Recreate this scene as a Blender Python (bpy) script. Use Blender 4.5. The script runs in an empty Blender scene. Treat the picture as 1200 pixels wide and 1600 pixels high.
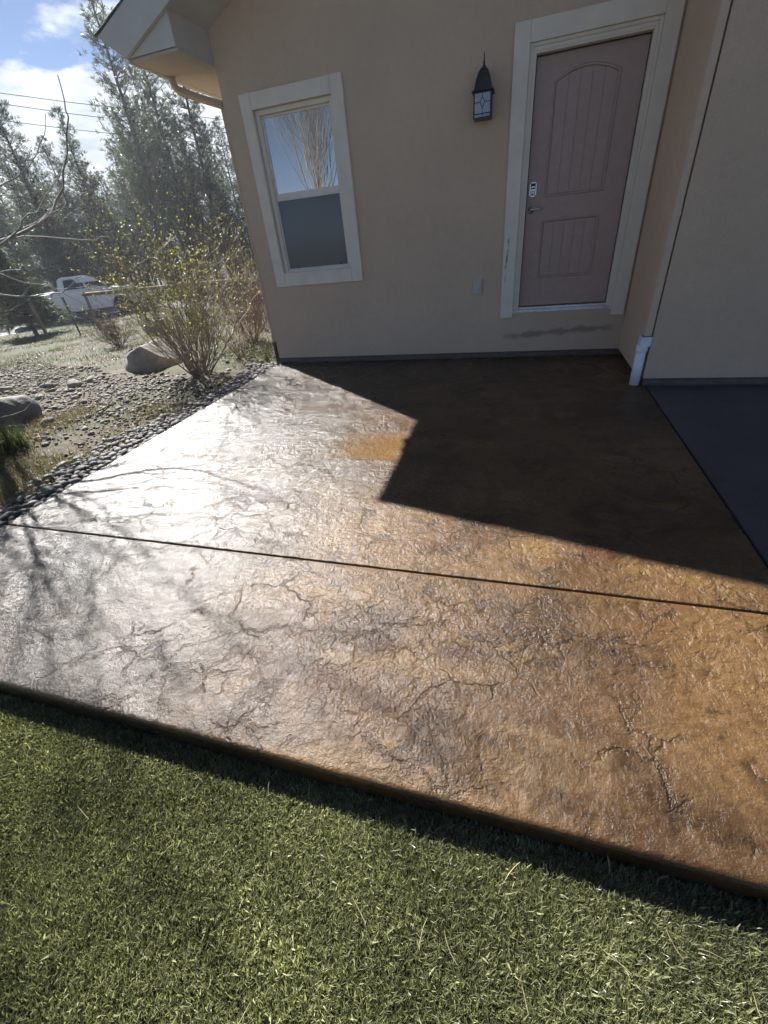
import bpy, bmesh, math, random
import numpy as np
from mathutils import Vector, Matrix
R = math.radians
random.seed(11); rng = np.random.default_rng(11)
scene = bpy.context.scene

# ------------------------------------------------------------------ camera
F_PX = 661.58
CAM = np.array([3.2456, -5.5327, 1.3967])
PITCH, YAW, ROLL = R(33.1922), R(-19.3748), R(-6.404)
_fw = np.array([math.sin(YAW)*math.cos(PITCH), math.cos(YAW)*math.cos(PITCH), -math.sin(PITCH)])
_r = np.array([math.cos(YAW), -math.sin(YAW), 0.0]); _u = np.cross(_r, _fw)
_R = math.cos(ROLL)*_r + math.sin(ROLL)*_u
_U = -math.sin(ROLL)*_r + math.cos(ROLL)*_u
cam_data = bpy.data.cameras.new('camera')
cam = bpy.data.objects.new('camera', cam_data)
scene.collection.objects.link(cam)
cam.matrix_world = Matrix(((_R[0], _U[0], -_fw[0], CAM[0]), (_R[1], _U[1], -_fw[1], CAM[1]),
                           (_R[2], _U[2], -_fw[2], CAM[2]), (0, 0, 0, 1)))
cam_data.sensor_fit = 'HORIZONTAL'; cam_data.sensor_width = 36.0
cam_data.lens = F_PX/1200*36
cam_data.clip_start = 0.02; cam_data.clip_end = 2000
scene.camera = cam

# ------------------------------------------------------------------ world, sun, exposure
SUN_AZ, SUN_EL = 140.0, 37.0            # degrees from +X, counter-clockwise
SKY_STRENGTH, SUN_STRENGTH, EXPOSURE = 0.05, 5.0, 1.62
world = bpy.data.worlds.new('World'); scene.world = world; world.use_nodes = True
def build_world():
    nt = world.node_tree; nt.nodes.clear(); N = nt.nodes.new; L = nt.links.new
    out = N('ShaderNodeOutputWorld'); bg = N('ShaderNodeBackground')
    sky = N('ShaderNodeTexSky'); sky.sky_type = 'NISHITA'; sky.sun_disc = False
    sky.sun_elevation = R(SUN_EL); sky.sun_rotation = R(90-SUN_AZ)
    sky.altitude = 2500; sky.air_density = 0.5; sky.dust_density = 0.05; sky.ozone_density = 1.0
    # broken cumulus: a bank low over the horizon and scattered puffs above it
    geo = N('ShaderNodeTexCoord'); sep = N('ShaderNodeSeparateXYZ'); L(geo.outputs['Generated'], sep.inputs[0])
    mp = N('ShaderNodeMapping'); mp.inputs['Scale'].default_value = (1, 1, 2.2); mp.inputs['Location'].default_value = (21.92, 11.66, 8.48)
    L(geo.outputs['Generated'], mp.inputs[0])
    no = N('ShaderNodeTexNoise'); no.inputs['Scale'].default_value = 5.0; no.inputs['Detail'].default_value = 8; no.inputs['Roughness'].default_value = 0.55
    L(mp.outputs[0], no.inputs['Vector'])
    no2 = N('ShaderNodeTexNoise'); no2.inputs['Scale'].default_value = 1.7; no2.inputs['Detail'].default_value = 2
    L(mp.outputs[0], no2.inputs['Vector'])
    def m(op, a, b):
        n = N('ShaderNodeMath'); n.operation = op
        for i, v in enumerate((a, b)):
            if isinstance(v, (int, float)): n.inputs[i].default_value = v
            else: L(v, n.inputs[i])
        return n.outputs[0]
    # bank: top edge near 14 degrees, ragged
    edge = m('ADD', 0.25, m('MULTIPLY', m('SUBTRACT', no.outputs[0], 0.5), 0.26))
    bank = N('ShaderNodeMapRange'); bank.interpolation_type = 'SMOOTHSTEP'
    L(m('SUBTRACT', edge, sep.outputs[2]), bank.inputs[0]); bank.inputs[1].default_value = -0.006; bank.inputs[2].default_value = 0.016
    puff = N('ShaderNodeMapRange'); puff.interpolation_type = 'SMOOTHSTEP'
    L(m('ADD', m('MULTIPLY', no.outputs[0], 0.6), m('MULTIPLY', no2.outputs[0], 0.4)), puff.inputs[0])
    puff.inputs[1].default_value = 0.55; puff.inputs[2].default_value = 0.62
    cl = m('MAXIMUM', m('MULTIPLY', bank.outputs[0], 0.94), m('MULTIPLY', puff.outputs[0], 0.9))
    # the clouds lie over the wooded side; the window mirrors clear sky behind the camera
    side = N('ShaderNodeMapRange'); side.interpolation_type = 'SMOOTHSTEP'
    L(m('ADD', m('MULTIPLY', sep.outputs[0], -0.72), m('MULTIPLY', sep.outputs[1], 0.69)), side.inputs[0]); side.inputs[1].default_value = 0.0; side.inputs[2].default_value = 0.6
    cl = m('MULTIPLY', cl, m('ADD', m('MULTIPLY', side.outputs[0], 0.96), 0.04))
    # cloud body: grey undersides against white tops
    no3 = N('ShaderNodeTexNoise'); no3.inputs['Scale'].default_value = 9.0; no3.inputs['Detail'].default_value = 6
    mp3 = N('ShaderNodeMapping'); mp3.inputs['Scale'].default_value = (1, 1, 3.5); L(geo.outputs['Generated'], mp3.inputs[0]); L(mp3.outputs[0], no3.inputs['Vector'])
    cr = N('ShaderNodeValToRGB'); L(no3.outputs[0], cr.inputs[0])
    cr.color_ramp.elements[0].position = 0.35; cr.color_ramp.elements[0].color = (3.8, 4.2, 4.7, 1)
    cr.color_ramp.elements[1].position = 0.62; cr.color_ramp.elements[1].color = (7.0, 7.3, 7.5, 1)
    mix = N('ShaderNodeMixRGB'); L(cl, mix.inputs[0]); L(sky.outputs[0], mix.inputs[1]); L(cr.outputs[0], mix.inputs[2])
    L(mix.outputs[0], bg.inputs[0]); bg.inputs[1].default_value = SKY_STRENGTH
    L(bg.outputs[0], out.inputs[0])
build_world()
sun_d = bpy.data.lights.new('sun', 'SUN'); sun_d.energy = SUN_STRENGTH; sun_d.angle = R(0.53); sun_d.color = (1.0, 0.98, 0.95)
sun = bpy.data.objects.new('sun', sun_d); scene.collection.objects.link(sun)
_s = Vector((math.cos(R(SUN_AZ))*math.cos(R(SUN_EL)), math.sin(R(SUN_AZ))*math.cos(R(SUN_EL)), math.sin(R(SUN_EL))))
sun.rotation_euler = (-_s).to_track_quat('-Z', 'Y').to_euler(); sun.location = _s*30
vs = scene.view_settings
vs.view_transform = 'Standard'; vs.look = 'None'; vs.gamma = 1; vs.exposure = EXPOSURE; vs.use_curve_mapping = False
scene.cycles.max_bounces = 6; scene.cycles.transparent_max_bounces = 8; scene.cycles.use_denoising = True

# ------------------------------------------------------------------ helpers
COL = scene.collection
def link(name, me, mat=None, parent=None):
    o = bpy.data.objects.new(name, me); COL.objects.link(o)
    if mat is not None and me is not None: me.materials.append(mat)
    if parent is not None: o.parent = parent
    return o
def tag(o, label=None, cat=None, group=None, kind=None):
    if label: o['label'] = label
    if cat: o['category'] = cat
    if group: o['group'] = group
    if kind: o['kind'] = kind
    return o
def thing(name, label, cat, loc=(0, 0, 0), rz=0, group=None):
    o = bpy.data.objects.new(name, None); COL.objects.link(o); o.empty_display_size = .2
    o.location = loc; o.rotation_euler = (0, 0, rz)
    return tag(o, label, cat, group)
def copy_tree(o, parent=None):
    c = o.copy(); COL.objects.link(c); c.parent = parent
    for ch in list(o.children): copy_tree(ch, c)
    return c
def mesh_np(name, V, Fs, smooth=False):
    """Fs: list of integer arrays (M,k)"""
    me = bpy.data.meshes.new(name); V = np.asarray(V, np.float32)
    me.vertices.add(len(V)); me.vertices.foreach_set('co', V.ravel())
    if isinstance(Fs, np.ndarray): Fs = [Fs]
    loops = np.concatenate([f.ravel() for f in Fs]).astype(np.int32)
    starts = []; s = 0
    for f in Fs:
        k = f.shape[1]; starts.append(s + np.arange(len(f))*k); s += f.size
    starts = np.concatenate(starts).astype(np.int32)
    me.loops.add(len(loops)); me.loops.foreach_set('vertex_index', loops)
    me.polygons.add(len(starts)); me.polygons.foreach_set('loop_start', starts)
    if smooth: me.polygons.foreach_set('use_smooth', np.ones(len(starts), bool))
    me.update(calc_edges=True); me.validate()
    return me
class MB:
    def __init__(s): s.v = []; s.f = []; s.sm = []
    def add(s, vs, fs, smooth=False):
        n = len(s.v); s.v += [tuple(map(float, p)) for p in vs]; s.f += [tuple(n+i for i in f) for f in fs]; s.sm += [smooth]*len(fs); return s
    def box(s, x0, x1, y0, y1, z0, z1):
        x0, x1 = min(x0, x1), max(x0, x1); y0, y1 = min(y0, y1), max(y0, y1); z0, z1 = min(z0, z1), max(z0, z1)
        return s.add([(x0,y0,z0),(x1,y0,z0),(x1,y1,z0),(x0,y1,z0),(x0,y0,z1),(x1,y0,z1),(x1,y1,z1),(x0,y1,z1)],
              [(0,3,2,1),(4,5,6,7),(0,1,5,4),(1,2,6,5),(2,3,7,6),(3,0,4,7)])
    def prism(s, pts, ax, a, b):
        """pts: 2d polygon in the two other axes, extruded along ax from a to b"""
        n = len(pts)
        def P(p, t):
            q = list(p); q.insert(ax, t); return q
        vs = [P(p, a) for p in pts] + [P(p, b) for p in pts]
        fs = [tuple(range(n))[::-1], tuple(range(n, 2*n))] + [(i, (i+1) % n, n+(i+1) % n, n+i) for i in range(n)]
        return s.add(vs, fs)
    def tube(s, pts, rad, seg=6, cap=True):
        pts = [Vector(p) for p in pts]; n = len(pts)
        if isinstance(rad, (int, float)): rad = [rad]*n
        vs = []; prev = None
        for i in range(n):
            d = (pts[min(i+1, n-1)] - pts[max(i-1, 0)])
            d = d.normalized() if d.length > 1e-9 else Vector((0, 0, 1))
            if prev is None:
                a = Vector((1, 0, 0)) if abs(d.x) < .9 else Vector((0, 1, 0)); prev = d.cross(a).normalized()
            prev = (prev - d*prev.dot(d)).normalized(); w = d.cross(prev)
            for k in range(seg):
                t = 2*math.pi*k/seg; vs.append(pts[i] + (prev*math.cos(t) + w*math.sin(t))*rad[i])
        fs = [(i*seg+k, i*seg+(k+1) % seg, (i+1)*seg+(k+1) % seg, (i+1)*seg+k) for i in range(n-1) for k in range(seg)]
        if cap: fs += [tuple(range(seg))[::-1], tuple((n-1)*seg+k for k in range(seg))]
        return s.add(vs, fs, seg > 4)
    def lathe(s, prof, c=(0, 0, 0), seg=20, axis='z'):
        vs = []
        for r, h in prof:
            for k in range(seg):
                t = 2*math.pi*k/seg; x, y = r*math.cos(t), r*math.sin(t)
                p = (x, y, h) if axis == 'z' else ((x, h, y) if axis == 'y' else (h, x, y))
                vs.append((c[0]+p[0], c[1]+p[1], c[2]+p[2]))
        n = len(prof)
        fs = [(i*seg+k, i*seg+(k+1) % seg, (i+1)*seg+(k+1) % seg, (i+1)*seg+k) for i in range(n-1) for k in range(seg)]
        fs += [tuple(range(seg))[::-1], tuple((n-1)*seg+k for k in range(seg))]
        return s.add(vs, fs, True)
    def build(s, name, mat=None, parent=None, bevel=0, seg=2):
        me = bpy.data.meshes.new(name); me.from_pydata(s.v, [], s.f)
        me.polygons.foreach_set('use_smooth', s.sm); me.update()
        bm = bmesh.new(); bm.from_mesh(me); bmesh.ops.recalc_face_normals(bm, faces=bm.faces)
        if bevel:
            es = [e for e in bm.edges if len(e.link_faces) == 2 and e.calc_face_angle(0) > .6]
            bmesh.ops.bevel(bm, geom=es, offset=bevel, segments=seg, affect='EDGES', clamp_overlap=True)
        bm.to_mesh(me); bm.free()
        return link(name, me, mat, parent)
def at(px, py, D):
    """point D metres (horizontally) from the camera in the direction of a photo pixel"""
    d = _fw + _R*(px-600)/F_PX + _U*(800-py)/F_PX
    return CAM + d/np.hypot(d[0], d[1])*D
def gz(x, y):
    s = np.clip(-.766*np.asarray(x, float) + .643*np.asarray(y, float) - 3, 0, 19)
    return -.08 - .044*s
_perm = rng.random((256, 256))
def vnoise(x, y, sc, off=0):
    x = np.asarray(x)*sc + off*17.3 + 500; y = np.asarray(y)*sc + off*9.1 + 500
    xi = np.floor(x).astype(int); yi = np.floor(y).astype(int); fx = x-xi; fy = y-yi
    fx = fx*fx*fx*(fx*(fx*6-15)+10); fy = fy*fy*fy*(fy*(fy*6-15)+10)
    g = lambda a, b: _perm[a & 255, b & 255]
    return (g(xi, yi)*(1-fx)+g(xi+1, yi)*fx)*(1-fy) + (g(xi, yi+1)*(1-fx)+g(xi+1, yi+1)*fx)*fy
def fbm(x, y, sc, oct=4, off=0, gain=.5):
    a = 1; t = 0; n = 0
    for o in range(oct): n = n + a*vnoise(x, y, sc*2**o, off+o); t += a; a *= gain
    return n/t

# ------------------------------------------------------------------ materials
class NT:
    def __init__(s, name):
        s.m = bpy.data.materials.new(name); s.m.use_nodes = True; s.t = s.m.node_tree; s.t.nodes.clear()
        s.out = s.t.nodes.new('ShaderNodeOutputMaterial')
    def n(s, typ, **kw):
        nd = s.t.nodes.new('ShaderNode'+typ)
        for k, v in kw.items():
            if hasattr(nd, k) and not k[0].isupper(): setattr(nd, k, v)
        return nd
    def set(s, nd, i, v):
        if isinstance(v, bpy.types.NodeSocket): s.t.links.new(v, nd.inputs[i])
        elif isinstance(v, (tuple, list)): nd.inputs[i].default_value = tuple(v) + ((1,) if len(v) == 3 and nd.inputs[i].type == 'RGBA' else ())
        else: nd.inputs[i].default_value = v
    def coord(s, kind='Object'): return s.n('TexCoord').outputs[kind]
    def pos(s): return s.n('NewGeometry').outputs['Position']
    def mapping(s, vec, scale=(1, 1, 1), rot=(0, 0, 0), loc=(0, 0, 0)):
        nd = s.n('Mapping'); s.set(nd, 0, vec); nd.inputs['Scale'].default_value = scale; nd.inputs['Rotation'].default_value = rot; nd.inputs['Location'].default_value = loc; return nd.outputs[0]
    def noise(s, vec, scale, detail=4, rough=.5, dist=0):
        nd = s.n('TexNoise'); s.set(nd, 'Vector', vec); nd.inputs['Scale'].default_value = scale; nd.inputs['Detail'].default_value = detail; nd.inputs['Roughness'].default_value = rough; nd.inputs['Distortion'].default_value = dist; return nd.outputs[0]
    def voro(s, vec, scale, feature='F1', out=0):
        nd = s.n('TexVoronoi'); nd.feature = feature; s.set(nd, 'Vector', vec); nd.inputs['Scale'].default_value = scale; return nd.outputs[out]
    def math(s, op, a, b=0.0, clamp=False):
        nd = s.n('Math'); nd.operation = op; nd.use_clamp = clamp; s.set(nd, 0, a); s.set(nd, 1, b); return nd.outputs[0]
    def ramp(s, fac, stops):
        nd = s.n('ValToRGB'); s.set(nd, 0, fac); e = nd.color_ramp.elements
        while len(e) < len(stops): e.new(.5)
        for el, (p, c) in zip(e, stops): el.position = p; el.color = tuple(c)+(1,) if len(c) == 3 else c
        return nd.outputs[0]
    def rng(s, v, a, b, c=0, d=1, smooth=True):
        nd = s.n('MapRange'); nd.interpolation_type = 'SMOOTHSTEP' if smooth else 'LINEAR'; s.set(nd, 0, v)
        for i, q in enumerate((a, b, c, d)): nd.inputs[i+1].default_value = q
        return nd.outputs[0]
    def mix(s, f, a, b, mode='MIX'):
        nd = s.n('MixRGB'); nd.blend_type = mode; s.set(nd, 0, f); s.set(nd, 1, a); s.set(nd, 2, b); return nd.outputs[0]
    def bump(s, h, strength=.3, dist=.01, normal=None):
        nd = s.n('Bump'); s.set(nd, 'Height', h); nd.inputs['Strength'].default_value = strength; nd.inputs['Distance'].default_value = dist
        if normal is not None: s.set(nd, 'Normal', normal)
        return nd.outputs[0]
    def principled(s, color, rough=.6, normal=None, **kw):
        p = s.n('BsdfPrincipled'); s.set(p, 'Base Color', color); s.set(p, 'Roughness', rough)
        if normal is not None: s.set(p, 'Normal', normal)
        for k, v in kw.items(): s.set(p, k.replace('_', ' '), v)
        return p.outputs[0]
    def surf(s, sh): s.t.links.new(sh, s.out.inputs[0]); return s.m
def simple(name, col, rough=.6, var=.12, scale=12, bump=0, metallic=0, **kw):
    t = NT(name); c = t.coord(); n = t.noise(c, scale, 5)
    cc = t.mix(1, col, t.ramp(n, [(.3, (1-var,)*3), (.7, (1+var,)*3)]), 'MULTIPLY')
    nm = t.bump(t.noise(c, scale*8, 4), bump, .004) if bump else None
    return t.surf(t.principled(cc, rough, nm, Metallic=metallic, **kw))
M = {}
def mk_stucco(name, col, stains=False):
    t = NT(name); p = t.pos()
    n1 = t.noise(p, 1.1, 4, .6); n2 = t.noise(p, 160, 3, .6); n3 = t.noise(p, 14, 3)
    c = t.mix(1, col, t.ramp(n1, [(.3, (.93, .93, .93)), (.7, (1.06, 1.05, 1.04))]), 'MULTIPLY')
    c = t.mix(1, c, t.ramp(n3, [(.3, (.965,)*3), (.7, (1.035,)*3)]), 'MULTIPLY')
    c = t.mix(1, c, t.ramp(t.noise(p, 85, 3, .7), [(.3, (.93,)*3), (.7, (1.06,)*3)]), 'MULTIPLY')
    if stains:
        sp = t.n('SeparateXYZ'); t.set(sp, 0, p); x, z = sp.outputs[0], sp.outputs[2]
        w = t.noise(p, 7, 4, .7)
        # old mortar smear under the door sill: thicker at the left end
        zc = t.math('ADD', .235, t.math('MULTIPLY', t.math('SUBTRACT', x, 3.05), .055))
        d = t.math('ABSOLUTE', t.math('SUBTRACT', z, zc)); th = t.math('ADD', .012, t.math('MULTIPLY', t.math('SUBTRACT', w, .42), .14))
        m = t.rng(t.math('SUBTRACT', th, d), -.022, .016)
        m = t.math('MULTIPLY', m, t.math('MULTIPLY', t.rng(x, 3.02, 3.09), t.rng(x, 4.30, 4.1)))
        c = t.mix(t.math('MULTIPLY', m, .55), c, (.10, .085, .075))
    nm = t.bump(n2, .4, .004, t.bump(n3, .16, .012))
    return t.surf(t.principled(c, .86, nm))
M['stucco'] = mk_stucco('stucco_tan', (.575, .432, .31), True)
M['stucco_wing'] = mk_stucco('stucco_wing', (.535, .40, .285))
def mk_trim():
    t = NT('trim_paint'); p = t.pos(); sp = t.n('SeparateXYZ'); t.set(sp, 0, p)
    c = t.mix(1, (.74, .66, .545), t.ramp(t.noise(p, 6, 4), [(.3, (.93,)*3), (.7, (1.05,)*3)]), 'MULTIPLY')
    # one grazed, smeared mark on the left door casing
    w = t.noise(t.mapping(p, (1, 1, .35)), 26, 4, .7)
    mx = t.math('ABSOLUTE', t.math('SUBTRACT', sp.outputs[0], t.math('ADD', 3.028, t.math('MULTIPLY', t.math('SUBTRACT', sp.outputs[2], .8), .045))))
    k = t.math('MULTIPLY', t.rng(mx, .016, .004), t.math('MULTIPLY', t.rng(sp.outputs[2], .72, .95), t.rng(sp.outputs[2], 1.24, 1.2)))
    k = t.math('MULTIPLY', k, t.rng(w, .42, .62))
    c = t.mix(t.math('MULTIPLY', k, .8), c, (.06, .055, .05))
    return t.surf(t.principled(c, .55, t.bump(t.noise(t.mapping(p, (14, 14, 60)), 4, 4), .08, .003)))
M['trim'] = mk_trim()
M['vinyl'] = simple('window_vinyl', (.76, .69, .575), .4, .05)
M['door'] = simple('door_paint', (.40, .275, .228), .42, .05, 20, .05)
M['weather'] = simple('weatherstrip', (.03, .03, .03), .7)
M['alu'] = simple('threshold_aluminium', (.55, .54, .55), .35, .15, 30, .05, .9)
M['nickel'] = simple('satin_nickel', (.62, .6, .57), .28, .06, 30, 0, 1.0)
M['blackplastic'] = simple('black_plastic', (.02, .02, .022), .45)
M['blackmetal'] = simple('black_lantern_metal', (.018, .018, .022), .42, .2, 40, .1)
M['pvc'] = simple('pvc_white', (.72, .74, .78), .35, .08, 18)
M['fascia'] = simple('fascia_paint', (.56, .53, .48), .6, .06, 5)
M['soffit'] = simple('soffit_paint', (.50, .44, .38), .7, .05, 5)
M['plate'] = simple('cover_plate', (.52, .48, .42), .5, .06)
M['screed'] = simple('weep_screed', (.11, .085, .07), .8, .2, 18, .2)
def mk_shingle():
    t = NT('roof_shingle'); p = t.pos(); n = t.noise(p, 9, 5)
    return t.surf(t.principled(t.ramp(n, [(.3, (.12, .11, .10)), (.7, (.2, .185, .17))]), .9, t.bump(t.noise(p, 60, 3), .5, .01)))
M['shingle'] = mk_shingle()
def mk_pane():
    t = NT('window_glass'); p = t.pos()
    base = t.principled((.15, .155, .15), .08)
    g = t.n('BsdfGlossy'); g.inputs['Color'].default_value = (1, .94, .84, 1); g.inputs['Roughness'].default_value = 0.0
    t.set(g, 'Normal', t.bump(t.noise(p, 2.2, 2), .02, .02))
    mx = t.n('MixShader'); fr = t.n('Fresnel'); fr.inputs[0].default_value = 1.5
    t.set(mx, 0, t.math('ADD', t.math('MULTIPLY', fr.outputs[0], 1.0), .44, True)); t.set(mx, 1, base); t.set(mx, 2, g.outputs[0])
    return t.surf(mx.outputs[0])
M['pane'] = mk_pane()
def mk_screen():
    t = NT('insect_screen'); p = t.pos()
    base = t.principled((.115, .112, .105), .8)
    g = t.n('BsdfGlossy'); g.inputs['Color'].default_value = (.8, .9, 1, 1); g.inputs['Roughness'].default_value = 0.12
    t.set(g, 'Normal', t.bump(t.noise(p, 5, 3), .12, .02))
    mx = t.n('MixShader'); t.set(mx, 0, .035); t.set(mx, 1, base); t.set(mx, 2, g.outputs[0])
    return t.surf(mx.outputs[0])
M['screen'] = mk_screen()
def mk_lampglass():
    t = NT('seeded_lantern_glass'); p = t.pos(); n = t.noise(p, 60, 4)
    a = t.principled(t.ramp(n, [(.3, (.40, .44, .50)), (.7, (.66, .7, .76))]), .12, t.bump(n, .5, .004))
    tr = t.n('BsdfTranslucent'); tr.inputs[0].default_value = (.7, .75, .8, 1)
    mx = t.n('MixShader'); t.set(mx, 0, .35); t.set(mx, 1, a); t.set(mx, 2, tr.outputs[0])
    return t.surf(mx.outputs[0])
M['lampglass'] = mk_lampglass()

def mk_patio():
    t = NT('stamped_concrete_sealed'); p = t.pos()
    warp = t.n('VectorMath'); warp.operation = 'ADD'
    nv = t.n('TexNoise'); t.set(nv, 'Vector', p); nv.inputs['Scale'].default_value = 1.3; nv.inputs['Detail'].default_value = 3
    sc = t.n('VectorMath'); sc.operation = 'SCALE'; t.set(sc, 0, nv.outputs['Color']); sc.inputs['Scale'].default_value = .28
    t.set(warp, 0, p); t.set(warp, 1, sc.outputs[0]); w = warp.outputs[0]
    big = t.noise(w, .75, 5, .55); mid = t.noise(w, 2.6, 6, .62); fine = t.noise(p, 30, 4, .6); sm = t.noise(t.mapping(w, (1, 3.2, 1), (0, 0, .5)), 1.6, 5, .6)
    # acid-stain browns
    c = t.ramp(big, [(.28, (.040, .021, .010)), (.44, (.082, .044, .019)), (.58, (.130, .073, .030)), (.72, (.095, .048, .021))])
    c = t.mix(t.math('MULTIPLY', t.rng(mid, .50, .66), .75), c, (.036, .019, .009))
    c = t.mix(t.math('MULTIPLY', t.rng(sm, .52, .70), .6), c, (.18, .108, .040))
    c = t.mix(t.math('MULTIPLY', t.rng(t.noise(w, 1.9, 4, .5), .56, .70), .6), c, (.085, .030, .014))
    c = t.mix(1, c, t.ramp(fine, [(.3, (.74, .73, .72)), (.7, (1.22, 1.23, 1.24))]), 'MULTIPLY')
    # the outer bay was stained darker and greyer than the golden middle
    sxx = t.n('SeparateXYZ'); t.set(sxx, 0, w)
    c = t.mix(t.math('MULTIPLY', t.rng(t.math('ADD', sxx.outputs[0], t.math('MULTIPLY', big, 1.6)), 3.75, 2.6), .72), c, (.040, .031, .022))
    # release powder settles in the low places of the stamp (vertex attribute; on edge faces it paints in their shade)
    at_ = t.n('Attribute'); at_.attribute_name = 'relief_edge_shade'
    c = t.mix(t.math('MULTIPLY', t.rng(at_.outputs['Fac'], .45, .1), .6), c, (.02, .011, .006))
    # stamped slate skin: hairline veins at two sizes, crinkled cells, sandy grain
    def line(v, wdt): return t.rng(t.math('ABSOLUTE', t.math('SUBTRACT', v, .5)), 0.0, wdt)
    l1 = line(t.noise(w, 1.5, 8, .60, .15), .010)
    wv = t.n('VectorMath'); wv.operation = 'ADD'; nz = t.n('TexNoise'); t.set(nz, 'Vector', p); nz.inputs['Scale'].default_value = 6; nz.inputs['Detail'].default_value = 5; nz.inputs['Roughness'].default_value = .65
    s2 = t.n('VectorMath'); s2.operation = 'SCALE'; t.set(s2, 0, nz.outputs['Color']); s2.inputs['Scale'].default_value = .22; t.set(wv, 0, p); t.set(wv, 1, s2.outputs[0])
    vo = t.n('TexVoronoi'); vo.feature = 'DISTANCE_TO_EDGE'; t.set(vo, 'Vector', t.mapping(wv.outputs[0], (1, 1.35, .01), (0, 0, .7))); vo.inputs['Scale'].default_value = 4.0
    brk = t.rng(t.noise(p, 2.9, 5, .65), .46, .58)
    l2 = t.math('SUBTRACT', 1.0, t.math('MULTIPLY', t.rng(vo.outputs[0], .045, .0), brk))
    vc = t.n('TexVoronoi'); vc.feature = 'F1'; t.set(vc, 'Vector', t.mapping(wv.outputs[0], (1, 1.35, .01), (0, 0, .7))); vc.inputs['Scale'].default_value = 4.0
    plate = t.n('SeparateXYZ'); t.set(plate, 0, vc.outputs['Color'])            # each broken plate sits a little higher or lower
    l3 = line(t.noise(t.mapping(p, (1, 1, 1), (0, 0, .2), (1, 9, 0)), 9, 5, .65, .3), .09)
    msk = t.rng(t.noise(p, .9, 2), .38, .6, .15, 1)
    f1 = t.noise(p, 34, 6, .70, .3); f2 = t.noise(p, 140, 3, .7); f0 = t.noise(p, 12, 4, .6)
    rip = t.noise(t.mapping(w, (1, 2.6, 1), (0, 0, .9)), 7, 6, .68, .6)          # slate ripples running one way
    h = t.math('ADD', t.math('MULTIPLY', l1, .36), t.math('MULTIPLY', l2, .68))
    h = t.math('ADD', h, t.math('ADD', t.math('MULTIPLY', t.math('MULTIPLY', l3, msk), .6), t.math('MULTIPLY', rip, 1.25)))
    h = t.math('ADD', h, t.math('MULTIPLY', t.math('MULTIPLY', plate.outputs[0], brk), .25))
    h = t.math('ADD', h, t.math('ADD', t.math('MULTIPLY', f1, 1.45), t.math('ADD', t.math('MULTIPLY', f2, .5), t.math('MULTIPLY', f0, .5))))
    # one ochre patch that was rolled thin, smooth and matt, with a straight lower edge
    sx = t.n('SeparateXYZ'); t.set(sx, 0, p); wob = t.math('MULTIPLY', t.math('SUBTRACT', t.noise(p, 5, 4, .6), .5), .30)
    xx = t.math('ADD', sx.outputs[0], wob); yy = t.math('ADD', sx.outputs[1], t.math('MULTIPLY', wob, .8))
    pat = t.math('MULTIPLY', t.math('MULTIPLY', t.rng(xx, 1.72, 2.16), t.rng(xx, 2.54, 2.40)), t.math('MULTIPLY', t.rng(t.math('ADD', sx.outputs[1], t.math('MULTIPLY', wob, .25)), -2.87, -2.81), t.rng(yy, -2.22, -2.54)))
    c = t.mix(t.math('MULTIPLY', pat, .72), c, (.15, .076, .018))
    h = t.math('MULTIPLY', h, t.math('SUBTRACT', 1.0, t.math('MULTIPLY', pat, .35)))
    nm = t.bump(h, .85, .0046)
    c = t.mix(t.math('MULTIPLY', t.math('SUBTRACT', 1.0, l1), .38), c, (.02, .012, .008))
    c = t.mix(t.math('MULTIPLY', t.math('SUBTRACT', 1.0, l2), .55), c, (.02, .012, .007))
    rough = t.math('ADD', t.rng(t.noise(w, 3.2, 4), .35, .65, .22, .31), t.math('MULTIPLY', pat, .25))
    return t.surf(t.principled(c, rough, nm, Specular_IOR_Level=t.math('SUBTRACT', .30, t.math('MULTIPLY', pat, .24))))
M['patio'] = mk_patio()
def mk_concrete(name, a, b, r0=.55):
    t = NT(name); p = t.pos(); n = t.noise(p, 2.2, 5, .6); f = t.noise(p, 45, 4, .6)
    c = t.ramp(n, [(.3, a), (.7, b)]); c = t.mix(1, c, t.ramp(f, [(.3, (.8,)*3), (.7, (1.18,)*3)]), 'MULTIPLY'); c = t.mix(1, c, t.ramp(t.noise(p, 150, 2, .7), [(.35, (.75,)*3), (.65, (1.25,)*3)]), 'MULTIPLY')
    c = t.mix(t.math('MULTIPLY', t.rng(t.noise(p, 1.3, 5, .65), .56, .64), .35), c, (.02, .02, .022))
    return t.surf(t.principled(c, r0, t.bump(f, .25, .004)))
M['walk'] = mk_concrete('walkway_concrete', (.036, .038, .046), (.062, .064, .074), .5)
M['asphalt'] = mk_concrete('asphalt', (.045, .045, .047), (.07, .07, .07), .8)
M['joint'] = simple('joint_filler', (.012, .011, .010), .9)
def mk_turfbase():
    t = NT('turf_backing'); p = t.pos(); n = t.noise(p, 40, 4)
    return t.surf(t.principled(t.ramp(n, [(.3, (.022, .026, .012)), (.7, (.05, .058, .028))]), .95))
M['turfbase'] = mk_turfbase()
def mk_blade(name, stops, trans=.35, rough=.4, spec=.5):
    t = NT(name); g = t.n('NewGeometry'); r = g.outputs['Random Per Island']; p = t.pos()
    c = t.ramp(r, stops); c = t.mix(1, c, t.ramp(t.noise(p, 2.3, 5, .65), [(.3, (.66, .66, .66)), (.7, (1.3, 1.3, 1.22))]), 'MULTIPLY')
    a = t.principled(c, rough, Specular_IOR_Level=spec)
    tr = t.n('BsdfTranslucent'); t.set(tr, 0, t.mix(1, c, (1.15, 1.2, .8), 'MULTIPLY'))
    mx = t.n('MixShader'); t.set(mx, 0, trans); t.set(mx, 1, a); t.set(mx, 2, tr.outputs[0])
    return t.surf(mx.outputs[0])
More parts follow.
